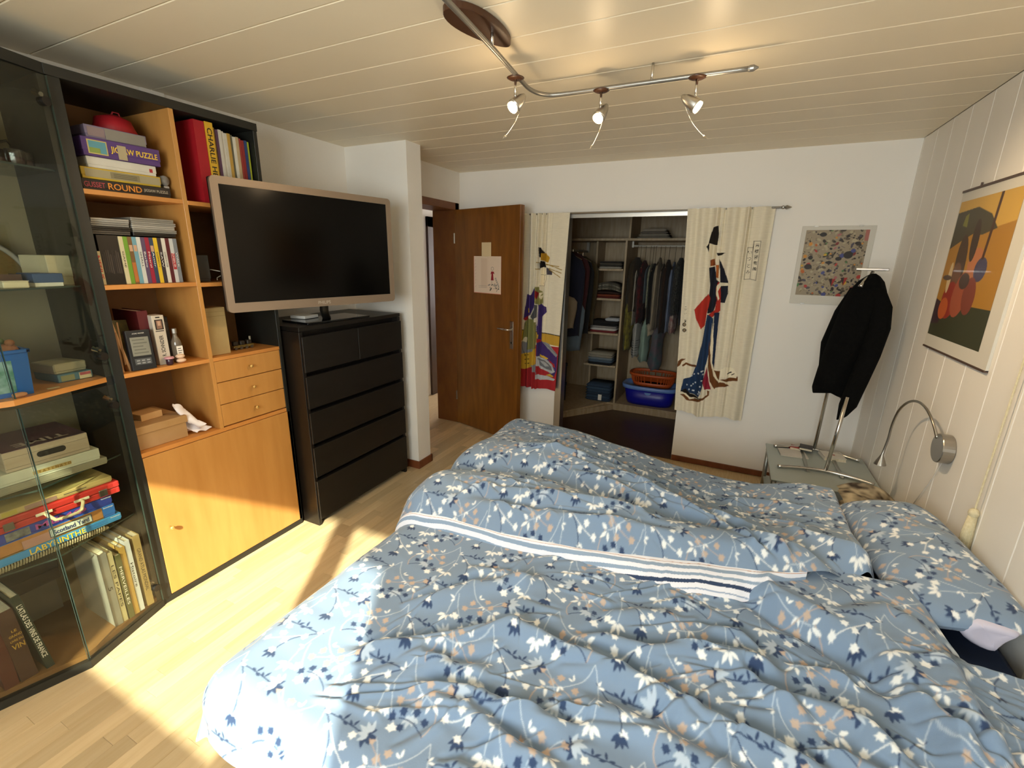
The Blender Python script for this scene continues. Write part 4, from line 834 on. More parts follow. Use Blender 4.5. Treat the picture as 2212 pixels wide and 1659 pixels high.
def near_z(X,Y):
    Z=0.572+wob(X,Y,3,5,.007)+wob(X,Y,4,16,.0030)+wob(X,Y,5,38,.0011,aniso=(0.6,1.3))
    for p,A,wd in NF: Z+=fold(X,Y,p,A,wd)
    # lump at the head end, right of the deep crease
    cr_=np.interp(X,[.05,.10,.19,.24,.34,.40,.46,.50,.56,.9],[1.62,1.46,1.42,1.38,1.35,1.32,1.27,1.16,.9,.7])
    tt=np.clip((Y-cr_+.005)/(.08+.22*sstep(.38,.58,X)),0,1); Z+=0.062*tt*tt*(3-2*tt)*sstep(.10,.22,X)*(1-0.75*sstep(.58,.74,X))
    Z+=fold(X,Y,[(.06,1.46),(.19,1.42),(.24,1.38),(.34,1.35),(.40,1.32),(.46,1.27),(.52,1.16)],.016,.045,side=1,sharp=1.0)
    Z+=fold(X,Y,[(.36,1.42),(.45,1.50),(.53,1.55),(.60,1.50),(.66,1.40)],.016,.05,side=-1)
    return Z
nu,nv=960,680
U,V=np.meshgrid(np.linspace(-1.29,.885,nu),np.linspace(0,1,nv))
yend=1.80-0.06*sstep(.14,.30,U)-0.27*sstep(.615,.69,U)+0.02*np.sin(9*U)
ys=0.325+0.018*np.sin(6*U+1)+0.010*np.sin(17*U)
V=ys+V*(yend-ys)
X,Y,G,S=drape(U,V,-1.055,.555,.095)
flat=1-sstep(.05,.22,S)
Z=near_z(U,np.maximum(V,.5))*1.0
Z=0.572+(Z-0.572)*np.maximum(flat,.35)-G
Z-=0.085*sstep(0.055,0.0,yend-V)*sstep(.10,.25,U)
Z-=0.07*sstep(.06,.16,V-np.interp(U,[-1.4,.08,.27,.40,.55,.62,.9],[1.7,1.49,1.53,1.60,1.66,1.58,1.5]))*sstep(.16,.28,U)
# hanging folds
hang=sstep(.10,.28,S); X-=hang*0.012*np.sin(V*26); Y-=hang*0.014*np.sin(U*24)
PS=0.98
col=tile.sample((U*0.98+0.05*V+3.0)*PS,(V*0.99-0.03*U+3.0)*PS,True)
# turned-up corner of the striped lining
def stripes(d):
    c=np.empty(d.shape+(3,),np.float32); c[:]=lin('e6e6ee')
    for a,b,cc in ((.010,.0125,'b98f78'),(.022,.036,'8ea0b6'),(.050,.060,'8ea0b6'),(.072,.083,'33425f'),(.097,.101,'9aa8c0'),(.112,.124,'8ea0b6'),(.135,.138,'b98f78')):
        c[(d>=a)&(d<b)]=lin(cc)
    return c
dcor=S-0.240
col=np.where((dcor>0)[...,None],stripes(np.maximum(dcor,0)*1.0),col)
nd=thing('duvet','large blue floral duvet spread over the near half of the bed','duvet',(-0.2,1.0,0.5))
P=np.stack([X,Y,Z],-1); grid_mesh('cover',P,'floral',nd,col)
# ---- far duvet, folded, lying on top
hx=[-1.4,-1.05,-.97,-.73,-.36,-.16,.08,.27,.40,.55,.7]; ht=[1.30,1.32,1.355,1.35,1.40,1.44,1.49,1.525,1.60,1.71,1.78]
hb=[1.275,1.295,1.325,1.322,1.368,1.365,1.375,1.50,1.585,1.70,1.77]
HT=lambda x: np.interp(x,hx,ht); HB=lambda x: np.interp(x,hx,hb)
def smooth1(f,x,w=.05): return sum(f(x+k*w) for k in (-1.5,-.75,0,.75,1.5))/5
g1x=[-1.2,-1.15,-.88,-.73,-.54,-.38,-.24,-.06,.10,.22,.6]; g1y=[1.63,1.66,1.75,1.80,1.77,1.72,1.71,1.71,1.72,1.70,1.62]
nu,nv=640,460
U,V=np.meshgrid(np.linspace(-1.37,.60,nu),np.linspace(0,1,nv)); h0=smooth1(HT,U); V=h0+V*(2.66-h0)
X,Y,G,S=drape(U,V,-1.05,2.31,.11,near=False)
zfar=np.interp(U,[-1.4,-1.1,-.7,-.4,-.1,.2,.4,.6],[.70,.70,.685,.64,.59,.575,.62,.63])
d=V-h0; g1=smooth1(lambda x:np.interp(x,g1x,g1y),U)
zn=0.672+0*U
Z=zn+(zfar-zn)*sstep(1.70,2.05,V)
zst=np.interp(U,[-1.3,-.4,0,.3],[.606,.610,.630,.634]); Z=zst+(Z-zst)*sstep(-0.002,.075,d)**0.6
Z+=0.030*np.exp(-((V-(h0+g1)/2)/.10)**2)-0.050*np.exp(-((V-g1)/.055)**2)+0.030*np.exp(-((V-g1-.17)/.12)**2)*sstep(.3,-.5,U)
GF=[([(-.48,1.99),(-.28,1.94),(-.03,1.80),(.16,1.73),(.29,1.69),(.42,1.64)],.024,.045),([(-.86,1.53),(-.53,1.58),(-.36,1.63),(-.16,1.665)],.018,.04),([(.10,1.71),(.25,1.63),(.31,1.55)],.018,.035),([(.27,1.86),(.43,1.79),(.54,1.73)],.018,.04),([(-.95,1.45),(-.6,1.47),(-.3,1.52),(.0,1.57)],.012,.045),
([(-1.0,1.95),(-.7,2.02),(-.35,2.05),(0,1.98)],.014,.05),([(-.9,2.16),(-.5,2.14),(-.1,2.07),(.2,1.98)],.015,.05),([(-.95,1.42),(-.90,1.50),(-.80,1.56)],.012,.03),([(.12,1.90),(.25,1.95),(.40,1.92)],.014,.05),([(-.6,1.86),(-.35,1.83),(-.1,1.74)],.014,.035),([(.15,1.60),(.22,1.56),(.27,1.53)],.012,.025),([(.05,2.12),(.2,2.16),(.38,2.13)],.016,.05)]
GF=[(p,A*1.4,wd*.9) for p,A,wd in GF]+wrinkles(8,110,-1.0,.4,1.42,2.2,lambda x,y:-.15-.35*(x+.3),.30,.0035,.009)
for p,A,wd in GF: Z+=fold(U,V,p,A,wd)*sstep(0,.08,d)
Z+=wob(U,V,13,6,.007)*sstep(0,.1,d)+wob(U,V,14,18,.0032)*sstep(0,.05,d)+wob(U,V,15,40,.0012,aniso=(.6,1.3))
Z-=G
Z-=0.17*sstep(.09,0,.60-U)
fd2=thing('duvet','folded blue floral duvet with striped lining on the far half of the bed','duvet',(-0.3,1.9,0.55))
col=tile.sample((U*0.97+0.16*V+3.1)*PS,(V*0.97-0.16*U+3.05)*PS,True)
grid_mesh('cover',np.stack([X,Y,Z],-1),'floral',fd2,col)
zedge=Z[0].copy(); 
uu=U[0]; k=(uu>-1.36)&(uu<.33); nb=60
T=np.linspace(0,1,nb)[:,None]; ub=uu[k][None,:]
yb=smooth1(HB,ub); yt=Y[0][k][None,:]; xb=X[0][k][None,:]; zt_=zedge[k][None,:]
yb=np.where(ub<.20,yb,yt-(yt-yb)*np.clip((.33-ub)/.13,0,1))
zb=np.minimum(near_z(np.maximum(ub,-1.055),yb)-G[0][k][None,:]-.004,zt_-.002)
YB_=yt+(yb-yt)*T; bul=np.sin(np.pi*T)*0.012
ZB_=zt_+(zb-zt_)*T+bul; XB_=xb+0*T
dist=T*np.maximum(np.hypot(yt-yb,zt_-zb),.02)
cs=stripes(np.broadcast_to(dist,ZB_.shape)+0.004*np.sin(14*XB_))
PRINT('lining',0.85,bump=0.1,bscale=260)
grid_mesh('striped_lining',np.stack([XB_,YB_,ZB_],-1),'lining',fd2,cs,flip=True)
# ---- pillows
def pillow(label,c,a,b,th,ry,rz,seed):
    o=thing('pillow',label,'pillow',(c[0],c[1],0.505)); R_=Matrix.Translation(c)@Matrix.Rotation(rz,4,'Z')@Matrix.Rotation(ry,4,'Y')
    m=np.array(R_); n1,n2=220,100; out=[]
    A_,B_=np.meshgrid(np.linspace(-1,1,n1),np.linspace(-1,1,n2))     # A_ along length
    prof=np.clip(1-np.abs(A_)**3.0,0,1)**.55*np.clip(1-np.abs(B_)**2.6,0,1)**.55
    pin=1-0.06*np.abs(A_)**4*0-0.05*(1-np.abs(B_)**2)*0
    for sg in (1,-1):
        L=np.stack([B_*b*(1-0.10*np.abs(A_)**5),A_*a*(1-0.06*np.abs(B_)**5),sg*th*prof+(wob(A_*a,B_*b,seed,22,.006)+wob(A_*a,B_*b,seed+1,50,.002))*prof],-1)
        W_=L@m[:3,:3].T+m[:3,3]
        grid_mesh('pillowcase',W_,'floral',o,tile.sample((A_*a+5)*PS,(B_*b+5)*PS,True),flip=(sg<0))
    return o,R_
p1,R_=pillow('floral pillow against the white boarded wall near the tassel',(0.715,1.935,0.608),0.375,0.160,0.078,-0.18,0.10,31)
M('case_inside','c8c4d8',0.9)
b=MB()
rings=[]
for i,(yy_,k_) in enumerate(((1.66,.95),(1.61,1.0),(1.572,.92),(1.558,.7),(1.562,.45))):
    rings.append([(0.785+.062*k_*math.cos(t)+.010*math.sin(3*t),yy_,0.600+.048*k_*math.sin(t)+.01*math.cos(2*t)) for t in [2*math.pi*j/24 for j in range(24)]])
b.loft(rings).build('pillowcase_end','case_inside',p1,smooth=True)

# ================================================================== CURTAINS
PRINT('linen',0.95,bump=0.25,bscale=420)
rod=thing('curtain_rod','thin metal curtain rod with an arrow tip above the closet','curtain rod',(-0.75,3.765,1.985))
MB().cyl((-1.80,3.765,1.990),(0.215,3.765,1.990),0.007,12).build('rod','steel',rod); MB().lathe([(0.007,0),(0.012,0.006),(0.012,0.014),(0.005,0.018),(0.015,0.030),(0.001,0.062)],(0.205,3.765,1.990),14,Matrix.Rotation(math.pi/2,4,'Y')).build('arrow_tip','steel',rod)
for x_ in (-1.2,-0.42,0.19): MB().tube([(x_,3.799,1.99),(x_,3.765,1.99)],0.005,8).build('bracket','steel',rod)
LIN='e3dbc6'
def curtain(name,label,cv,x0t,x1t,x0b,x1b,z1,z0,pleats,seed,nu,nv,wav=0.0):
    o=thing(name,label,'curtain',((x0t+x1t)/2,3.765,z0)); u,t=np.meshgrid(np.linspace(0,1,nu),np.linspace(0,1,nv))   # t 0 bottom .. 1 top
    un=u.copy(); Yd=np.zeros_like(u)
    for c,w_,a,top in pleats:             # a pleat: centre, width, depth
        fade=np.clip(1-(1-t)*top,0.15,1); g=np.exp(-((u-c)/w_)**2)
        Yd-=a*fade*g; Yd+=a*0.55*fade*np.exp(-((u-c-w_*1.6)/(w_*0.7))**2)
    r=np.random.default_rng(seed); 
    for i in range(5): Yd+=0.0045*np.sin(u*(6+5*i)+r.uniform(0,6)+1.5*t)*(1.1-0.6*t)
    x0=x0b+(x0t-x0b)*t; x1=x1b+(x1t-x1b)*t; Xw=x0+(x1-x0)*un
    Zw=z0+(z1-z0)*t+(1-t)**6*wav*np.sin(u*9+1)
    # gathered cloth: print coordinate runs slower inside the pleats
    Y=3.752+Yd*1.0-0.004
    s=u*cv.w; v=t*cv.h
    grid_mesh('cloth',np.stack([Xw,np.minimum(Y,3.79),Zw],-1),'linen',o,cv.sample(s-1e-6,v-1e-6)); return o
def linen(cv,seed):
    r=np.random.default_rng(seed); n=r.normal(0,1,(cv.ny,cv.nx)).astype(np.float32); k=12
    n=np.apply_along_axis(lambda a:np.convolve(a,np.ones(k)/k,'same'),1,n); cv.a*=(1+0.09*n[...,None]); 
# right curtain: robed figure (simplified)
cv=Canvas(0.56,1.55,0.0027,LIN); linen(cv,1)
def pp(col,*pts): cv.poly(pts,col)
W=lambda x,y:((x-(160-(y-100)*0.066))/((775-(y-80)*0.172)-(160-(y-100)*0.066))*0.56,(1555-y)/1465*1.55)       # from close-up picture coordinates
def P_(col,*pts): cv.poly([W(*p) for p in pts],col)
BR,DKB,NV,RD,CRM,BLK='6d4322','20222e','22395c','b23328','e9dfc4','1b1512'
# hair and head, turned away
P_(BLK,(350,215),(385,205),(390,260),(378,330),(330,330),(305,350),(328,270)); P_(BLK,(372,380),(436,378),(410,395),(380,402)); P_(CRM,(312,315),(362,330),(370,420),(345,425),(318,390)); P_(BLK,(300,340),(322,310),(318,380))
P_('8c4a22',(328,430),(360,420),(366,462),(330,470)); P_('b5642c',(368,460),(390,460),(386,550),(368,545)); P_(CRM,(395,470),(412,520),(402,575),(388,540))
# robe
P_(DKB,(318,480),(362,470),(372,560),(398,580),(392,420),(418,470),(455,570),(452,650),(430,715),(400,715),(396,640),(372,720),(345,790),(308,795),(330,600))
P_(RD,(318,655),(330,690),(306,790),(290,880),(258,915),(225,835),(212,775)); P_(RD,(385,575),(402,580),(398,770),(380,790),(330,830),(308,810),(360,770),(372,700),(368,620)); P_(CRM,(372,605),(395,580),(452,578),(455,598),(405,602),(380,640),(392,690),(382,705),(368,660))
P_(NV,(308,800),(348,830),(345,900),(320,1060),(290,1180),(265,1340),(240,1410),(150,1390),(110,1400),(130,1300),(190,1270),(225,1180),(270,1000)); P_('1d2a45',(356,790),(392,785),(372,960),(350,1190),(330,1150),(345,960))
P_(BR,(318,985),(326,1080),(338,1180),(372,1270),(385,1300),(350,1340),(318,1290),(308,1180)); P_(CRM,(340,860),(348,1000),(338,1150),(360,1230),(410,1300),(480,1310),(430,1285),(385,1300),(345,1240),(325,1140),(330,960)); P_('8f2438',(300,1180),(312,1290),(326,1345),(280,1350),(268,1300)); P_(BR,(360,1330),(385,1290),(420,1288),(452,1310),(385,1325))
P_(BR,(85,1212),(92,1165),(120,1140),(150,1142),(122,1160),(108,1195)); P_(BR,(122,1192),(150,1170),(225,1180),(222,1196),(152,1186),(128,1202)); P_(BR,(350,1200),(392,1205),(382,1275),(510,1225),(508,1258),(440,1280),(378,1272))
P_('efe7d0',(392,1200),(430,1170),(480,1175),(508,1210),(500,1240),(395,1250)); P_(BLK,(440,1215),(468,1200),(470,1208),(442,1222)); P_(BLK,(465,1222),(490,1208),(490,1214),(468,1228))
P_(BLK,(110,1395),(150,1370),(180,1400),(230,1410),(270,1420),(220,1440),(160,1420)); P_(BR,(105,1420),(150,1415),(175,1445),(260,1420),(300,1390),(298,1355),(316,1360),(312,1395),(270,1430),(200,1458),(150,1455)); P_(CRM,(118,1410),(150,1405),(180,1430),(250,1418),(180,1440),(150,1425))
r5=random.Random(2)
for i in range(26):
    a=r5.uniform(0,1); x_=130+a*140+r5.uniform(-10,10); y_=1200+r5.uniform(0,190); 
    if x_<300-(1390-y_)*0.0 and x_>120+(1390-y_)*0.55: cv.ell(*W(x_,y_),.0065,.006,'c9d2da',r5.random())
cv.line([W(628,305),W(674,305),W(640,556),W(600,548),W(628,305)],.0028,BLK); cv.line([W(588,345),W(622,345)],.0028,BLK); cv.line([W(588,345),W(562,552),W(600,548)],.0028,BLK)
for i,c_ in enumerate('青楼藝者撰'): cv.text(c_,*W(650-i*5,330+i*38),.030,BLK)
for i,c_ in enumerate('いつとみ'): cv.text(c_,*W(602-i*5,375+i*43),.030,BLK)
for i,c_ in enumerate('コウ小一圖'): cv.text(c_,*W(150-i*1.2,752+i*27),.020,BLK)
for y_ in (888,928): cv.ell(*W(140,y_),.015,.015,'4a4038'); cv.ell(*W(140,y_),.010,.010,'8a7c64')
curtain('noren_curtain','linen closet curtain with a tall robed figure in navy and red',cv,-0.395,0.172,-0.325,0.165,1.996,0.445,[(.36,.030,.030,0.3),(.42,.02,.018,0.4),(.71,.022,.034,.7),(.20,.05,.022,.2),(.88,.06,.022,.2),(.55,.05,.024,.1),(.06,.04,.014,.2)],3,230,560,wav=0.012)
# left curtain: seated robed figure on a red floor (simplified)
cv=Canvas(0.46,1.53,0.0026,LIN); linen(cv,2)
W=lambda x,y:((x-(135-y*0.02))/((622-.097*y)-(135-y*0.02))*0.46,(1540-y)/1540*1.365)      # close-up coordinates 0..1560 cover the lower 1.26 m
P_('a82a30',(60,1080),(700,1080),(700,1640),(60,1640)); P_('c39a3a',(60,930),(700,985),(700,1085),(60,1040)); P_(BLK,(60,922),(700,978),(700,986),(60,930))
PUR='43306e'; GRN='8c8a52'; GRY='8d9096'; YLW='cfa838'
P_(PUR,(205,575),(255,580),(275,510),(285,640),(245,780),(180,830)); P_(PUR,(320,650),(400,690),(405,740),(360,790),(350,1040),(300,1050),(300,900),(310,760)); P_('a82a30',(180,820),(235,770),(215,830),(190,845))
P_(GRN,(280,500),(330,500),(370,560),(372,650),(330,680),(285,650),(272,590)); P_(CRM,(330,560),(365,550),(345,590)); P_(CRM,(340,590),(368,575),(350,620)); P_('8c1f24',(305,530),(325,560),(310,620),(298,580)); P_('5a5a5c',(285,660),(312,680),(305,800),(260,840),(245,800))
P_(GRN,(190,850),(225,810),(300,850),(295,1050),(270,1290),(200,1300),(165,1100)); P_(GRY,(150,1060),(210,1060),(190,1180),(130,1200)); P_(YLW,(130,1200),(215,1150),(290,1120),(285,1300),(180,1350),(120,1330)); 
for i in range(12): cv.ell(*W(150+ (i%4)*35,1190+(i//4)*45+(i%2)*12),.008,.005,'5a4a24')
P_(CRM,(185,1010),(215,1020),(195,1070),(170,1050)); P_(GRY,(150,1150),(260,1130),(250,1160),(160,1185))
P_(PUR,(300,1050),(350,1035),(420,1090),(500,1180),(490,1330),(460,1400),(400,1380),(470,1330),(440,1270),(360,1210),(300,1190)); P_(GRY,(350,1035),(420,1060),(505,1160),(490,1185),(410,1110)); P_('a82a30',(410,1220),(470,1260),(480,1300),(440,1280))
P_('b9bcc0',(295,1190),(380,1215),(450,1270),(475,1340),(440,1365),(350,1330),(295,1290)); P_('6d7076',(310,1215),(380,1235),(440,1290),(450,1335),(400,1330),(330,1290)); P_('a5a8ac',(325,1235),(375,1250),(420,1295),(380,1300)); P_(GRY,(230,1310),(290,1280),(300,1380),(260,1360)); P_('b9bcc0',(290,1385),(400,1400),(475,1415),(460,1435),(330,1445),(288,1435))
P_(YLW,(330,1170),(410,1210),(400,1225),(330,1195)); P_(YLW,(300,950),(325,970),(322,1010),(302,1010)); P_(YLW,(385,1390),(425,1370),(460,1385),(450,1402)); P_(YLW,(215,720),(238,708),(240,750),(225,762)); P_('a82a30',(300,1010),(350,1030),(345,1045),(300,1060)); P_('efe2dc',(315,690),(325,680),(330,800),(318,880),(305,890),(312,780))
# head, plain
P_(BLK,(335,125),(365,125),(385,175),(370,230),(335,215)); P_('b58a24',(360,180),(410,178),(440,220),(425,265),(380,250),(345,240)); P_(BLK,(335,275),(350,245),(395,260),(410,310),(360,320),(335,340)); P_('efe4c8',(345,330),(380,305),(410,330),(408,420),(385,490),(350,488),(335,440)); P_('4a4650',(410,310),(465,345),(460,382),(412,380))
cv.line([W(*p) for p in ((345,330),(335,440),(350,488),(385,490),(408,420),(410,330))],.0022,'6a5a48'); cv.line([W(360,382),W(382,384)],.0022,BLK); cv.line([W(392,384),W(405,382)],.0022,BLK); cv.line([W(372,462),W(380,462)],.003,'8c2f2a'); cv.line([W(388,385),W(390,425),W(384,430)],.0018,'6a5a48')
for p in (((272,590),(285,650),(330,680)),((190,850),(165,1100),(200,1300)),((350,1035),(505,1160)),((300,1190),(360,1210),(440,1270),(470,1330)),((255,580),(245,780)),((400,690),(360,790),(350,1040))): cv.line([W(*q) for q in p],.0022,BLK)
for a,b in (((405,285),(530,300)),((410,280),(555,330)),((430,320),(550,360)),((430,330),(540,400)),((285,328),(335,328)),((310,262),(345,270))): cv.line([W(*a),W(*b)],.006,'a0802e')
for i,c_ in enumerate('花王一扇屋'): cv.text(c_,*W(133,535+i*64),.030,BLK)
cv.ell(*W(130,487),.016,.016,'3a322c'); cv.rect(*[W(118,0)[0],W(142,0)[0]],W(0,860)[1],W(0,805)[1],'4a4038')
curtain('noren_curtain','linen closet curtain with a seated figure in purple above a red hem',cv,-1.752,-1.300,-1.745,-1.362,1.995,0.468,[(.27,.040,.045,.25),(.41,.022,.032,.3),(.50,.020,.034,.3),(.12,.05,.02,.2),(.60,.03,.014,.6)],5,190,540,wav=0.006)

# ================================================================== PICTURES
M('poster_white','d2cfc6',0.6); M('glass_front','000000',0.05)
pf=thing('framed_print','white clip frame with a speckled abstract print on the far wall','picture',(0.555,3.79,1.35))
B('backing','poster_white',pf,0.352,0.762,3.786,3.799,1.352,1.868,0.001)
cv=Canvas(0.352,0.430,0.002,'9b8e78'); r6=random.Random(21)
for i in range(420):
    x_,y_=r6.random()*cv.w,r6.random()*cv.h; c_=r6.choice(['3a332c','2f2a26','5a5044','6d6252','84785f','4a4652','3a332c','b0a488','b0a488']); a=r6.random()*3.1; s_=0.002+r6.random()*0.007
    if i%5==0: cv.line([(x_,y_),(x_+r6.uniform(-.03,.03),y_+r6.uniform(-.012,.012))],.0025,c_)
    else: cv.ell(x_,y_,s_*r6.uniform(.8,2.2),s_,c_,a,10)
for i in range(46):
    x_,y_=r6.random()*cv.w,(r6.random()**1.6)*cv.h; c_=r6.choice(['a83a34','b5622e','c9a038','4f7a4a','4a4f86','a86a6a','c98a3a','7a2f30']); s_=0.005+r6.random()*0.010; cv.ell(x_,y_,s_,s_*r6.uniform(.5,1.3),c_,r6.random()*3,12)
for x_,y_,a,b in ((.26,.27,.026,.024),(.10,.40,.020,.014),(.045,.19,.022,.018),(.05,.25,.014,.013),(.21,.245,.018,.013),(.30,.345,.017,.010),(.16,.22,.02,.010),(.24,.39,.010,.008)): cv.ell(x_,y_,a,b,'2e2a28')
for pts in ([(.29,.385),(.32,.385),(.305,.36)],[(.29,.33),(.325,.33),(.307,.358)],[(.19,.36),(.21,.375),(.225,.35)]): cv.poly(pts,'3a322c')
for x_,y_ in ((.20,.09),(.265,.10)):
    cv.poly([(x_-.022,y_+.022),(x_+.018,y_+.024),(x_,y_-.03)],'9c2f2c'); cv.poly([(x_-.022,y_+.022),(x_-.002,y_+.026),(x_,y_-.03)],'3a2a26')
cv.rect(.33,.352,.36,.43,'a86a60')
PRINT('art_print',0.5,coat=0.08)
flat_print('print_sheet',cv,'art_print',pf,(0.378,3.7855,1.412),(1,0,0),(0,0,1))
for x_ in (0.43,0.68): MB().box(x_-.012,x_+.012,3.783,3.7865,1.862,1.870).build('clip','steel',pf); MB().box(x_-.012,x_+.012,3.783,3.7865,1.350,1.358).build('clip','steel',pf)
# poster on the boarded wall: colour fields only
po=thing('wall_poster','tall poster of ochre and green colour fields on the boarded wall','poster',(0.893,2.62,1.235))
B('backing','poster_white',po,0.890,0.8995,2.290,2.945,1.238,1.952)
M('poster_edge','4d3a30',0.5)
MB().box(0.886,0.8995,2.290,2.947,1.948,1.958).build('top_rail','poster_edge',po); MB().box(0.886,0.8995,2.290,2.947,1.233,1.241).build('bottom_rail','poster_edge',po)
MB().tube([(0.893,2.78,1.958),(0.893,2.78,1.972)],0.004,8).build('hanger','poster_edge',po)
cv=Canvas(0.555,0.610,0.003,'a8792f'); r7=random.Random(8)
W=lambda x,y:(x,y); 
cv.rect(0,.555,0,.16,'3a3c2a'); cv.poly([(0,.05),(.09,.06),(.11,.15),(0,.17)],'3a2530'); cv.poly([(0,.46),(.06,.47),(.17,.53),(.26,.50),(.36,.47),(.555,.49),(.555,.61),(0,.61)],'c9a04a'); cv.poly([(0,.40),(.10,.43),(.22,.46),(.30,.45),(.42,.47),(.34,.53),(.20,.57),(0,.56)],'4a4432')
cv.poly([(.08,.50),(.13,.49),(.12,.55),(.09,.54)],'7a7830')
for c_,x_,y_,a,b,g in (('4a3626',.16,.34,.055,.12,.15),('6b4a34',.15,.27,.05,.07,.2),('8e2f24',.14,.17,.08,.085,.4),('b5582c',.10,.13,.05,.05,.2),('9a5038',.24,.20,.075,.10,-.2),('b0704a',.31,.33,.07,.07,.3),('3f2f24',.25,.43,.035,.09,.1),('44405a',.37,.31,.055,.05,0),('c9b28a',.085,.27,.02,.07,.05),('7a3d30',.33,.20,.06,.08,.2),('4a3a34',.25,.26,.05,.035,0),('55443a',.06,.27,.05,.012,0)): cv.ell(x_,y_,a,b,c_,g)
cv.line([(.385,.61),(.375,.47),(.365,.36)],.022,'4a3020')
flat_print('print_sheet',cv,'art_print',po,(0.8893,2.935,1.298),(0,-1,0),(0,0,1))
# ================================================================== WALL LAMP, PULL CORD
wl=thing('wall_lamp','steel gooseneck reading lamp on the boarded wall above the pillow','lamp',(0.88,2.40,0.86))
RX=Matrix.Rotation(-math.pi/2,4,'Y')
MB().lathe([(0.060,0),(0.062,0.003),(0.062,0.040),(0.060,0.043)],(0.8995,2.405,0.875),30,RX).build('wall_mount','steel',wl,smooth=False)
arm=[(0.858,2.43,0.91),(0.845,2.47,0.965),(0.835,2.54,1.005),(0.825,2.62,1.015),(0.815,2.70,0.99),(0.805,2.76,0.93),(0.80,2.785,0.85),(0.80,2.79,0.77),(0.795,2.79,0.71),(0.79,2.785,0.675)]
def spl(pts,n=5):
    out=[]; P=[Vector(p) for p in pts]
    for i in range(len(P)-1):
        a,b,c,d=P[max(i-1,0)],P[i],P[i+1],P[min(i+2,len(P)-1)]
        for k in range(n):
            t=k/n; out.append(0.5*((2*b)+(c-a)*t+(2*a-5*b+4*c-d)*t*t+(3*b-a-3*c+d)*t**3))
    return out+[P[-1]]
MB().tube(spl(arm),0.0058,10).build('arm','steel',wl,smooth=True)
hd=MB().lathe([(0.006,0.0),(0.010,-0.012),(0.026,-0.052),(0.027,-0.056),(0.023,-0.055),(0.006,-0.02)],(0.79,2.785,0.680),20).build('lamp_head','steel',wl,smooth=False)
MB().box(0.858,0.860,2.376,2.400,0.868,0.880).build('switch','chrome',wl)
cd=MB().tube(spl([(0.893,2.42,0.815),(0.893,2.44,0.77),(0.894,2.48,0.69),(0.894,2.55,0.58),(0.894,2.60,0.5)]),0.0025,6).build('cable',mc('d8d4cc'),wl)
pc_=thing('pull_cord','cream pull cord with a tassel hanging on the boarded wall','cord',(0.885,2.06,0.6))
M('cord_cream','d9cfb0',0.9,rgb2='c9bd98',vscale=120)
MB().tube([(0.885,2.05,2.30),(0.885,2.055,1.4),(0.885,2.06,0.775)],0.0032,8).build('cord','cord_cream',pc_); MB().ell((0.885,2.06,0.755),0.016,0.016,0.020,14,8).build('knot','cord_cream',pc_,smooth=True)
tb_=MB()
for j in range(22):
    a=2*math.pi*j/22; r_=0.014; tb_.tube([(0.885+r_*0.7*math.cos(a),2.06+r_*0.7*math.sin(a),0.748),(0.885+r_*1.0*math.cos(a),2.06+r_*1.1*math.sin(a),0.68),(0.885+min(r_*1.0*math.cos(a),0.012),2.06+r_*1.7*math.sin(a),0.60+0.008*(j%3))],0.0036,5)
tb_.build('tassel','cord_cream',pc_,smooth=True)
MB().cyl((0.885,2.05,2.30),(0.899,2.05,2.30),0.012,12).build('hook','steel',pc_)

# ================================================================== GLASS TABLE, VALET STAND, PULLOVER
GLASS('frosted_top','b9c4c2',0.25,1.5); M('table_metal','a3a49e',0.4,0.8)
gt=thing('glass_table','low frosted glass side table with metal frame in the corner','table',(0.6,3.2,0))
M('frost','a9b2ad',0.3,rgb2='a1aaa6',vscale=4)
MB().box(0.33,0.885,2.85,3.46,0.392,0.400).build('glass_top','frost',gt,bevel=0.002); MB().box(0.345,0.87,2.87,3.44,0.16,0.168).build('lower_shelf','frost',gt)
for x_ in (0.35,0.865):
    for y_ in (2.88,3.43): MB().cyl((x_,y_,0),(x_,y_,0.392),0.014,12).build('leg','table_metal',gt,smooth=True)
MB().box(0.335,0.345,2.87,3.44,0.36,0.392).box(0.87,0.88,2.87,3.44,0.36,0.392).box(0.345,0.87,3.43,3.44,0.36,0.392).build('frame','table_metal',gt)
vs_=thing('valet_stand','stainless valet stand on the glass table','valet stand',(0.63,3.25,0.40))
def arc(y_): return spl([(0.375,y_+0.0,0.412),(0.50,y_+0.035,0.414),(0.62,y_+0.05,0.415),(0.74,y_+0.03,0.414),(0.855,y_-0.02,0.412)])
MB().tube(arc(3.40),0.011,10).build('foot_bar','chrome',vs_,smooth=True); MB().tube(arc(3.04),0.011,10).build('foot_bar','chrome',vs_,smooth=True)
MB().box(0.53,0.55,3.06,3.43,0.4005,0.408).build('cross_plate','table_metal',vs_,bevel=0.002); MB().box(0.70,0.72,3.05,3.42,0.4005,0.408).build('cross_plate','table_metal',vs_,bevel=0.002)
MB().cyl((0.615,3.45,0.415),(0.63,3.45,1.30),0.0105,12).build('upright','chrome',vs_,smooth=True); MB().cyl((0.63,3.09,0.415),(0.664,3.12,0.88),0.0105,12).build('upright','chrome',vs_,smooth=True)
MB().cyl((0.627,3.45,0.862),(0.662,3.12,0.845),0.0065,10).build('cross_bar','chrome',vs_,smooth=True)
MB().cyl((0.63,3.45,1.30),(0.69,3.30,1.585),0.009,10).build('neck','chrome',vs_,smooth=True); MB().box(0.60,0.755,3.26,3.32,1.590,1.605).build('tray','chrome',vs_,bevel=0.003); MB().tube(spl([(0.63,3.22,1.50),(0.66,3.25,1.545),(0.69,3.28,1.562),(0.72,3.29,1.54),(0.745,3.29,1.49)]),0.012,8).build('hanger_arm','chrome',vs_,smooth=True)
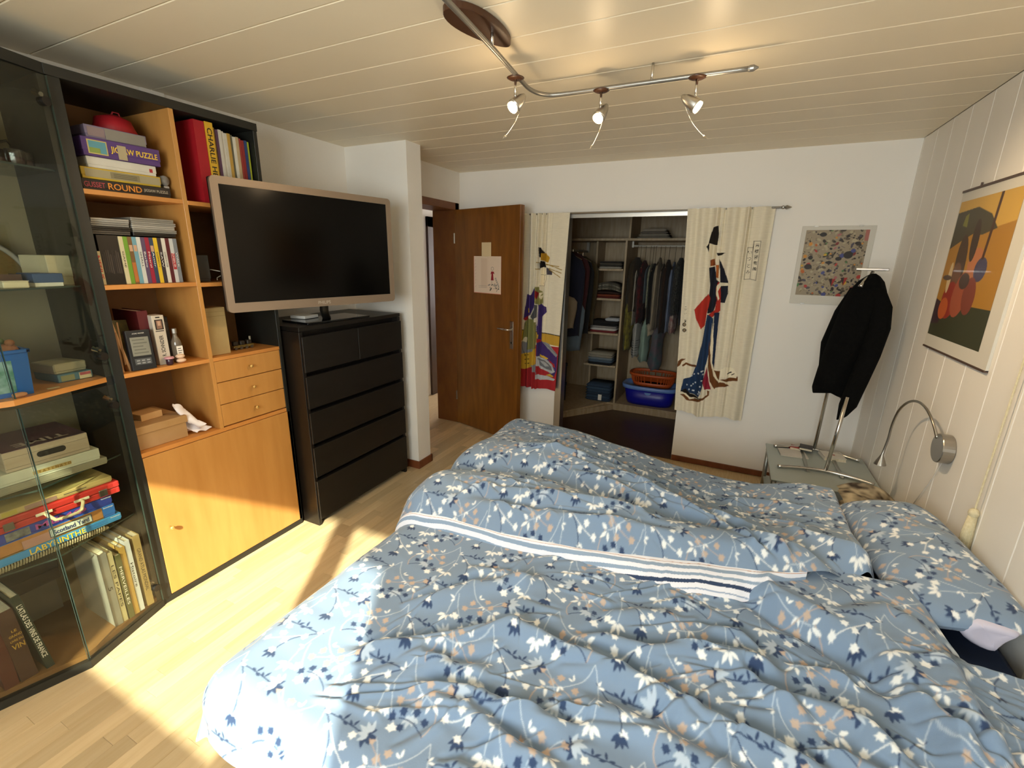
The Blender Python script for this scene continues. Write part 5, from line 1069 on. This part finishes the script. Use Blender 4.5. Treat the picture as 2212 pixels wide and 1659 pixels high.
pu=thing('pullover','black knitted pullover hung on the valet stand','pullover',(0.68,3.3,0.8))
M('knit_black','090909',0.97,rgb2='060606',vscale=60,bump=0.5,bscale=240,spec=0.15)
prof=[(1.575,.690,.010,.02),(1.560,.690,.032,.04),(1.53,.686,.060,.06),(1.48,.682,.082,.08),(1.40,.676,.098,.09),(1.30,.668,.106,.09),(1.20,.655,.108,.09),(1.10,.640,.108,.085),(1.00,.622,.104,.08),(.93,.610,.100,.075),(.885,.600,.095,.07),(.862,.597,.088,.06)]
rings=[]; NN=40
for i,(z_,cx_,ax,ay) in enumerate(prof):
    rings.append([(cx_+ax*math.cos(t)*(1+.05*math.sin(4*t+i*.4)),3.27+ay*math.sin(t)*(1+.10*math.sin(5*t+i*.5)),z_+0.014*math.sin(3*t+1)*(i>8)) for t in [2*math.pi*j/NN for j in range(NN)]])
MB().loft(rings).build('body','knit_black',pu,smooth=True)
sl=[(.705,3.22,1.50,.04),(.742,3.20,1.40,.050),(.752,3.19,1.28,.052),(.735,3.18,1.12,.050),(.708,3.17,.97,.048),(.682,3.16,.82,.044),(.668,3.16,.745,.026)]
b=MB(); b.loft([[(x_+r_*math.cos(t),y_+r_*math.sin(t)*.9,z_+.02*math.cos(t)*(k==6)) for t in [2*math.pi*j/20 for j in range(20)]] for k,(x_,y_,z_,r_) in enumerate(sl)]); b.build('sleeve','knit_black',pu,smooth=True)
sl=[(.645,3.33,1.49,.04),(.60,3.35,1.35,.045),(.57,3.38,1.15,.048),(.58,3.37,.98,.045),(.60,3.36,.90,.035)]
b=MB(); b.loft([[(x_+r_*math.cos(t),y_+r_*math.sin(t)*.9,z_) for t in [2*math.pi*j/20 for j in range(20)]] for x_,y_,z_,r_ in sl]); b.build('sleeve','knit_black',pu,smooth=True)
# books on the table
def flatbook(label,x0,x1,y0,y1,z0,h,c,rot,pg='pages'):
    o=thing('paperback',label,'book',((x0+x1)/2,(y0+y1)/2,z0)); cM=Matrix.Translation(((x0+x1)/2,(y0+y1)/2,0)); R_=cM@Matrix.Rotation(rot,4,'Z')@cM.inverted()
    MB().box(x0,x1,y0,y1,z0,z0+.0015).box(x0,x1,y0,y1,z0+h-.0015,z0+h).box(x0,x0+.0015,y0,y1,z0,z0+h).xf(R_).build('cover',c,o); MB().box(x0+.0015,x1-.003,y0+.003,y1-.003,z0+.0015,z0+h-.0015).xf(R_).build('pages',pg,o); return o,R_
o,R_=flatbook('white magazine under the books on the glass table',.40,.56,3.27,3.40,.4005,.006,mc('d5cfc6'),.1)
flatbook('small red paperback on the glass table',.475,.54,3.40,3.455,.4005,.020,mc('a8322c'),-.2)
o,R_=flatbook('dark covered paperback leaning over the red one',.525,.60,3.37,3.455,.4215,.016,mc('3a3434'),-.15)
o,R_=flatbook('white paperback with a red motif beside the valet upright',.645,.77,3.32,3.44,.4005,.022,mc('d9d4ca'),.15); MB().box(.69,.72,3.37,3.385,.4225,.4229).xf(R_).build('cover_motif',mc('a8322c'),o)
sp=thing('spotted_bag','cream cloth bag with dark spots slumped behind the bed','bag',(0.72,2.62,0.3)); 
M('spotted','c4b79c',0.9,rgb2='40352c',vscale=22,detail=1.0); n1,n2=40,30; A_,B_=np.meshgrid(np.linspace(0,1,n1),np.linspace(0,1,n2))
Pg=np.stack([.62+.25*A_+.01*np.sin(9*B_),2.52+.24*B_+.012*np.sin(8*A_),.490+.03*np.sin(A_*3.1)+.02*np.sin(5*B_+3*A_)-.10*(1-B_)**3-.06*A_**3],-1); grid_mesh('cloth',Pg,'spotted',sp)
Pg2=Pg.copy(); Pg2[...,2]=Pg[...,2]-.10; grid_mesh('underside',Pg2,'spotted',sp,flip=True)
nt_=thing('night_stand','dark low chest behind the bed carrying the spotted bag','stand',(0.74,2.62,0)); MB().box(.60,.88,2.50,2.76,0.0,.26).build('body','leg_dark',nt_,bevel=.004); MB().box(.595,.885,2.495,2.765,.26,.28).build('top_board','leg_dark',nt_,bevel=.003); MB().box(.596,.60,2.53,2.73,.05,.23).build('drawer','leg_dark',nt_)

# ================================================================== CEILING TRACK LAMP
tl_=thing('track_lamp','silver ceiling track lamp with three lit spotlights','ceiling lamp',(-0.6,1.8,H))
M('leaf_wood','50301c',0.4,rgb2='3e2311',vscale=5); M('rail_grey','8f8d88',0.35,0.7); M('bulb','fff0d0',0.3,emit='ffd9a0',estr=12); 
zr=2.300
railp=spl([(-.78,.70,zr),(-.80,1.0,zr),(-.835,1.5,zr),(-.872,1.86,zr),(-.875,1.965,zr),(-.845,2.03,zr),(-.78,2.055,zr),(-.55,2.06,zr),(-.25,2.065,zr),(-.06,2.07,zr)],4)
MB().tube(railp,0.0085,10).build('rail','rail_grey',tl_,smooth=True); MB().lathe([(.0095,0),(.011,.006),(.011,.018),(.002,.034)],(-.065,2.07,zr),12,Matrix.Rotation(math.pi/2,4,'Y')).build('end_tip','rail_grey',tl_)
MB().cyl((-.405,2.063,zr),(-.405,2.063,H),.005,10).build('ceiling_post','chrome',tl_,smooth=True); MB().cyl((-.84,1.55,zr),(-.84,1.55,H),.006,10).build('ceiling_post','chrome',tl_,smooth=True)
leafp=[]
for t in [2*math.pi*i/36 for i in range(36)]:
    a=.155*math.cos(t); b_=.062*math.sin(t)*(1-.25*math.cos(t)); leafp.append((-.865+a*.18-b_*.98,1.515+a*.98+b_*.18))
MB().prism(leafp,H-.022,H-.001).build('ceiling_plate','leaf_wood',tl_,bevel=.002)
def spot(px,py,aim,k):
    s_=MB().lathe([(.002,-.006),(.024,-.005),(.034,0),(.024,.005),(.002,.006)],(px,py,zr-.006),24).build('spotlight','leaf_wood',tl_,smooth=True)
    s_['label']='wooden disc carrying a silver spotlight'
    MB().cyl((px,py,zr-.01),(px,py,zr-.075),.0048,10).build('stem','chrome',s_,smooth=True)
    a=Vector(aim).normalized(); q=a.to_track_quat('Z','Y').to_matrix().to_4x4(); c=Vector((px,py,zr-.098))
    MB().lathe([(.002,-.064),(.009,-.058),(.018,-.040),(.024,-.016),(.0265,.004),(.026,.010)],c,20,q).build('spot_head','alu',s_,smooth=True)
    MB().lathe([(.019,.008),(.022,.014),(.0225,.020),(.020,.022)],c,20,q).build('bulb_glass','bulb',s_,smooth=True)
    u=a.cross(Vector((0,0,1))).normalized(); dn=(a*.2+Vector((0,0,-1))).normalized()
    MB().tube(spl([c-a*.055,c-a*.04+dn*.04,c-a*.015+dn*.07,c+a*.02+dn*.085,c+a*.04+dn*.088]),.0012,6).build('wire','chrome',s_,smooth=True)
    e=c+a*.04+dn*.088; MB().tube([e-a*.004,e+a*.004,e+a*.020],[.001,.0045,.0005],8).build('arrow_tip','chrome',s_)
    ld=bpy.data.lights.new('spot_light','SPOT'); ld.energy=k; ld.color=(1.0,.72,.42); ld.spot_size=math.radians(95); ld.spot_blend=.9; ld.shadow_soft_size=.02
    lo=bpy.data.objects.new('spot_light',ld); COL.objects.link(lo); lo.parent=s_; lo.location=c+a*.05-WL(s_); lo.rotation_euler=a.to_track_quat('-Z','Y').to_euler()
    lp=bpy.data.lights.new('bulb_glow','POINT'); lp.energy=k*.03; lp.color=(1.0,.72,.42); lp.shadow_soft_size=.03
    lo2=bpy.data.objects.new('bulb_glow',lp); COL.objects.link(lo2); lo2.parent=s_; lo2.location=c+a*.062-WL(s_)
spot(-.872,1.80,(-.35,-.55,-.60),28); spot(-.605,2.06,(-.28,-.55,-.75),28); spot(-.236,2.065,(.75,.02,-.55),32)
spot(-.78,.72,(.7,-.6,-.5),5)

# ================================================================== CLOSET FITTINGS AND CLOTHES
cl=thing('closet_shelving','pale wood corner shelving inside the closet','shelving',(-1.2,5.0,0))
B('top_shelf','closet_wood',cl,-1.95,0.34,4.90,5.41,1.822,1.845,.001); B('upper_divider','closet_wood',cl,-1.06,-1.042,4.92,5.41,1.845,2.33); 
B('tower_side','closet_wood',cl,-1.075,-1.055,4.86,5.41,.085,1.822,.001); B('tower_side','closet_wood',cl,-1.445,-1.425,5.10,5.41,.085,1.822,.001)
for z_ in (1.540,1.232,.862,.505): B('shelf','closet_wood',cl,-1.44,-1.08,4.86,5.41,z_-.022,z_,.001)
MB().prism([(-1.075,4.87),(0.34,4.85),(0.34,5.41),(-2.19,5.41),(-2.19,4.05),(-1.70,4.05)],0.003,.065).build('plinth','closet_wood',cl); MB().prism([(-1.145,4.86),(0.34,4.84),(0.34,5.41),(-2.19,5.41),(-2.19,3.95),(-1.68,3.95)],.065,.085).build('base_board','closet_wood',cl)
rd=thing('clothes_rail','white clothes rail under the closet top shelf','rail',(-.4,5.1,1.76)); M('rail_white','c9c6bc',.4)
MB().cyl((-1.05,5.10,1.775),(0.34,5.10,1.775),.011,12).build('rail','rail_white',rd,smooth=True); MB().box(-1.054,-1.036,5.085,5.115,1.76,1.822).build('bracket','rail_white',rd)
rd2=thing('clothes_rail','side clothes rail in the dark left of the closet','rail',(-1.62,4.5,1.76)); MB().cyl((-1.62,3.95,1.72),(-1.62,5.40,1.72),.011,12).build('rail','rail_white',rd2,smooth=True); MB().box(-1.635,-1.605,5.36,5.40,1.71,1.822).build('bracket','rail_white',rd2)
def garment(label,x,th,ztop,zbot,c,dep=.20,yc=5.08,hang=True,name='hanging_garment',tilt=0.0,rgb2=None,vs=9,axis='x',group='clothes hanging in the closet'):
    o=thing(name,label,'garment',(x,yc,zbot),group); m=M('g_'+c+(rgb2 or ''),c,.95,rgb2=rgb2,var=.2,vscale=vs,sheen=.05)
    rings=[]; r_=random.Random(sum(map(ord,label))%1000); N=24; K=9
    for i in range(K+1):
        t=i/K; z=ztop-(ztop-zbot)*t; d=dep*(0.18+0.82*min(1,(t/.16))**.6)*(1+.06*math.sin(5*t)) ; w_=th*(0.35+.65*min(1,t/.2))*(1+.15*math.sin(4*t+r_.random()*6))
        ring=[]
        for j in range(N):
            a=2*math.pi*j/N; px=w_*math.cos(a)*(1+.18*math.sin(3*a+4*t)); py=d*math.sin(a)*(1+.05*math.sin(5*a+3*t)); zz=z+(.012*math.sin(4*a) if i==K else 0)
            ring.append((x+px+tilt*t,yc+py,zz) if axis=='x' else (x+py+tilt*t,yc+px,zz))
        rings.append(ring)
    MB().loft(rings).build('cloth',m,o,smooth=True)
    if hang:
        zr_=1.775 if axis=='x' else 1.72; zz=ztop-.01
        hp=spl([(x,yc,zz-.005),(x,yc,zz+.03),(x,yc,zr_-.02),(x,yc+.014,zr_+.002),(x,yc+.02,zr_+.012),(x,yc+.008,zr_+.014)]) 
        MB().tube(hp,.0022,6).build('hanger_hook','chrome',o)
        MB().tube([(x,yc-dep*.85,ztop-.075),(x,yc,ztop-.004),(x,yc+dep*.85,ztop-.075)] if axis=='x' else [(x-dep*.85,yc,ztop-.075),(x,yc,ztop-.004),(x+dep*.85,yc,ztop-.075)],.006,8).build('hanger_bar',mc('5a4a38'),o)
    return o
G_=[('olive brown jacket at the left end of the closet rail',-.988,.056,1.66,1.10,'3d3222',.24),('white shirt edge between the brown jacket and the black blouse',-.955,.014,1.60,.96,'b9b3a2',.20),
('black blouse with red flowers on the closet rail',-.905,.036,1.63,.98,'191315',.21),('grey blue shirt half hidden behind the black blouse',-.855,.016,1.58,1.20,'56646c',.2),('green and white patterned shirt on the closet rail',-.825,.018,1.60,1.15,'6d7358',.2),
('plain black top hanging before the cream cardigan',-.800,.026,1.60,.98,'0f0e0e',.2),('cream cardigan in the middle of the closet rail',-.752,.030,1.66,.92,'a39680',.22),('taupe top right of the cream cardigan',-.708,.014,1.60,.93,'776a5c',.2),
('dark brown coat on the closet rail',-.665,.034,1.64,.90,'35241a',.22),('light blue shirt right of the dark brown coat',-.605,.022,1.62,.91,'7a88a4',.21),('black and white checked jacket near the right curtain',-.545,.044,1.66,1.10,'50504c',.23),
('dark top half hidden by the right curtain',-.47,.03,1.63,1.0,'2b2a33',.21),('green tunic behind the right curtain edge',-.41,.03,1.63,.95,'36402f',.2)]
for l,x,th,zt_,zb_,c,dp in G_:
    kw={}
    if 'flowers' in l: kw=dict(rgb2='5a1a1e',vs=22)
    if 'checked' in l: kw=dict(rgb2='12120f',vs=60)
    if 'patterned' in l: kw=dict(rgb2='a9a790',vs=30)
    garment(l,x,th,zt_,zb_,c,dp,**kw)
# longer skirts and trousers showing below
for l,x,th,zt_,zb_,c,dp,kw in (('yellow flowered blouse hanging below the olive jacket',-1.0,.042,1.25,.69,'8d8430',.16,dict(rgb2='4a4426',vs=20)),('grey denim item behind the yellow blouse',-.985,.02,1.2,.93,'4a5058',.16,{}),('black and white striped skirt below the blouse',-.905,.036,1.05,.62,'a3a3a0',.15,{}),
 ('mint green dress under the cream cardigan',-.815,.045,1.05,.58,'8aa398',.15,{}),('cream blouse hem under the black top',-.77,.05,1.0,.86,'a59a86',.16,{}),('teal and mauve scarf hanging lowest on the rail',-.690,.060,.98,.50,'3f5a60',.14,dict(rgb2='6a5560',vs=12)),('red and white print blouse under the checked jacket',-.555,.034,1.12,.90,'8a5a5e',.16,dict(rgb2='b5aca0',vs=24))):
    garment(l,x,th,zt_,zb_,c,dp,hang=False,yc=5.02 if zb_<.8 else 5.06,**kw)
# stripes on the skirt are its own sewn bands
so=[o for o in COL.objects if o.get('label','').startswith('black and white striped skirt')][0]
for i in range(7): MB().ell((-.905,5.02,.645+i*.026),.040,.155,.0065,20,6).build('dark_stripe','black',so,smooth=True)
# left side clothes
for l,x,th,zt_,zb_,c,yc in (('dark navy jacket hanging left in the closet',-1.535,.05,1.70,.88,'15182c',4.42),('black coat hanging left in the closet behind the navy jacket',-1.50,.045,1.68,.88,'0d0d0e',4.62),('dark red jacket behind the navy one',-1.52,.04,1.70,1.0,'3a1214',4.53),('beige jacket low at the closet left edge',-1.56,.05,1.30,.97,'8a7c68',4.30),('washed denim jacket hanging low left in the closet',-1.53,.05,1.25,.72,'5a6874',4.47),('khaki coat at the far end of the side rail',-1.50,.05,1.66,.95,'4d4228',4.80)):
    garment(l,x,th,zt_,zb_,c,.17,yc=yc,axis='y',hang=zt_>1.5,group='clothes on the side rail')
# folded piles in the tower
def folded(label,xc,yc,z,w_,d_,h,c,rgb2=None,vs=30,name='folded_garment',arch=0.0):
    o=thing(name,label,'garment',(xc,yc,z),'folded clothes in the closet'); m=M('f_'+c+(rgb2 or ''),c,.95,rgb2=rgb2,var=.15,vscale=vs,stretch=(1,1,1)); b=MB(); rings=[]
    n=18; prof=[]
    for i in range(n+1):
        t=i/n; x=xc-w_/2+w_*t; e=min(1,min(t,1-t)*9)**.5; a=arch*(1-(2*t-1)**2); prof.append((x,e,a))
    for x,e,a in prof: rings.append([(x,yc-d_/2*(.94+.06*e),z+a+h*(.5-.5*e)),(x,yc-d_/2-.004*e,z+a+h*.5),(x,yc-d_/2*(.94+.06*e),z+a+h*(.5+.5*e)),(x,yc+d_/2,z+a+h*(.5+.5*e)),(x,yc+d_/2,z+a+h*(.5-.5*e))])
    b.loft(rings).build('fabric',m,o,smooth=True)
    MB().box(xc-w_*.42,xc+w_*.42,yc-d_/2-.003,yc-d_/2+.02,z+arch*.6+h*.46,z+arch*.6+h*.54).build('fold_line',mc('2a2622'),o) if arch==0 else None
    return o
zz=1.541
for c,l in (('a9a296','white'),('3a3630','dark'),('5a5348','grey'),('2e2a26','charcoal')): folded(f'{l} folded top on the highest tower shelf',-1.225,5.02,zz,.25,.24,.018,c); zz+=.0185
zz=1.233
for c,l,ar in (('5a1e16','dark red',.0),('7a3a22','rust',.0),('35201a','brown',.01)): folded(f'{l} folded pullover on the second tower shelf',-1.245,5.0,zz,.31,.26,.019,c,arch=ar); zz+=.0195
for i,(c,l) in enumerate((('8d8878','pale striped'),('6a6658','olive striped'),('9a9484','light ribbed'),('5d584c','dark ribbed'))): folded(f'{l} shirt draped on the second tower shelf pile',-1.235,5.0,zz+i*.019,.31-.015*i,.25,.018,c,rgb2='3d3a32',vs=50,arch=.035); 
zz=.863
for c,l in (('7a2a2c','red'),('c9c6c0','white'),('8d8a86','grey'),('141414','black'),('1d1c1c','coal black')): folded(f'{l} folded shirt on the third tower shelf',-1.25,4.99,zz,.30 if l!='coal black' else .33,.26,.024,c); zz+=.0245
o=folded('white crumpled shirt topping the third shelf pile',-1.17,5.02,zz,.16,.2,.03,'b9bcc0')
zz=.506
for c,l in (('16161a','black'),('4a5a6a','slate blue'),('6d7a84','faded blue'),('8d8678','grey beige'),('97907f','pale beige')): folded(f'{l} folded trousers on the lowest tower shelf',-1.255,4.98,zz,.28,.27,.026,c); zz+=.0265
zz=.086
for i,l in enumerate(('lowest','second','third','fourth','fifth','topmost')): folded(f'{l} pair of folded blue jeans on the closet base board',-1.255,4.98,zz,.29-.01*(i%2),.26,.031,['2a3a50','31455c','26364a','2f4258','354a62','2b3d54'][i],name='folded_jeans'); zz+=.0315
jt=thing('clothes_tag','white label on the stacked jeans','label',(-1.225,4.845,.12)); MB().box(-1.245,-1.205,4.838,4.842,.10,.165).build('tag','white_print',jt)
for i,(c,l) in enumerate((('7d7568','grey'),('8d8474','pale'),('6a6258','brown grey'),('998f80','cream'))): folded(f'{l} folded linen on the closet top shelf',-.83,5.12,1.846+i*.024,.34-.03*i,.22,.0235,c,name='folded_linen')
# washing tub and orange basket
wt_=thing('washing_tub','dark blue plastic tub with light blue rim on the closet floor','tub',(-.72,5.05,.086)); M('tub_blue','15189a',.35); M('tub_rim','6f93d6',.35)
def oval(cx,cy,a,b,z,n=40,e=.6):
    sg=lambda v: math.copysign(abs(v)**e,v); return [(cx+a*sg(math.cos(t)),cy+b*sg(math.sin(t)),z) for t in [2*math.pi*j/n for j in range(n)]]
MB().loft([oval(-.715,5.06,.235,.135,.0865),oval(-.715,5.06,.25,.15,.12),oval(-.715,5.06,.275,.172,.27),oval(-.715,5.06,.262,.16,.27),oval(-.715,5.06,.235,.135,.10)]).build('tub','tub_blue',wt_,smooth=True)
MB().loft([oval(-.715,5.06,.276,.173,.262),oval(-.715,5.06,.300,.196,.268),oval(-.715,5.06,.302,.198,.305),oval(-.715,5.06,.282,.178,.310),oval(-.715,5.06,.270,.166,.285)]).build('rim','tub_rim',wt_,smooth=True)
MB().prism([(-.74+.035*math.cos(t)+.025,.245+.028*math.sin(t)) for t in [math.pi+math.pi*i/12 for i in range(13)]],4.884,4.892,'y').build('emblem','tub_rim',wt_)
ob=thing('laundry_basket','orange slotted laundry basket nested in the blue tub','basket',(-.70,5.08,.30)); M('basket_orange','b8501e',.45)
b=MB(); b.loft([oval(-.70,5.08,.20,.12,.295),oval(-.70,5.08,.215,.135,.34),oval(-.70,5.08,.218,.138,.34),oval(-.70,5.08,.203,.122,.295)]); b.build('lower_wall','basket_orange',ob,smooth=True)
top=oval(-.70,5.08,.235,.150,.415,44); bt_=oval(-.70,5.08,.217,.136,.338,44)
for i in range(44): MB().tube([bt_[i],top[i]],.0055,6).build('slat','basket_orange',ob)
b=MB(); b.loft([oval(-.70,5.08,.234,.150,.405,44),oval(-.70,5.08,.252,.166,.412,44),oval(-.70,5.08,.254,.168,.435,44),oval(-.70,5.08,.236,.152,.437,44)],cap=False); b.build('rim','basket_orange',ob,smooth=True)
for z0_,l in ((.087,'lower'),(.305,'upper')):
    nb_=thing('storage_box',f'{l} navy storage box at the left of the closet floor','box',(-1.72,4.55,z0_)); MB().box(-1.86,-1.58,4.40,4.70,z0_,z0_+.175).build('body',mc('1c2436'),nb_,bevel=.006); MB().box(-1.865,-1.575,4.395,4.705,z0_+.175,z0_+.215).build('lid',mc('202a40'),nb_,bevel=.004); MB().box(-1.575,-1.568,4.52,4.58,z0_+.08,z0_+.11).build('handle',mc('6a7078'),nb_,bevel=.002)
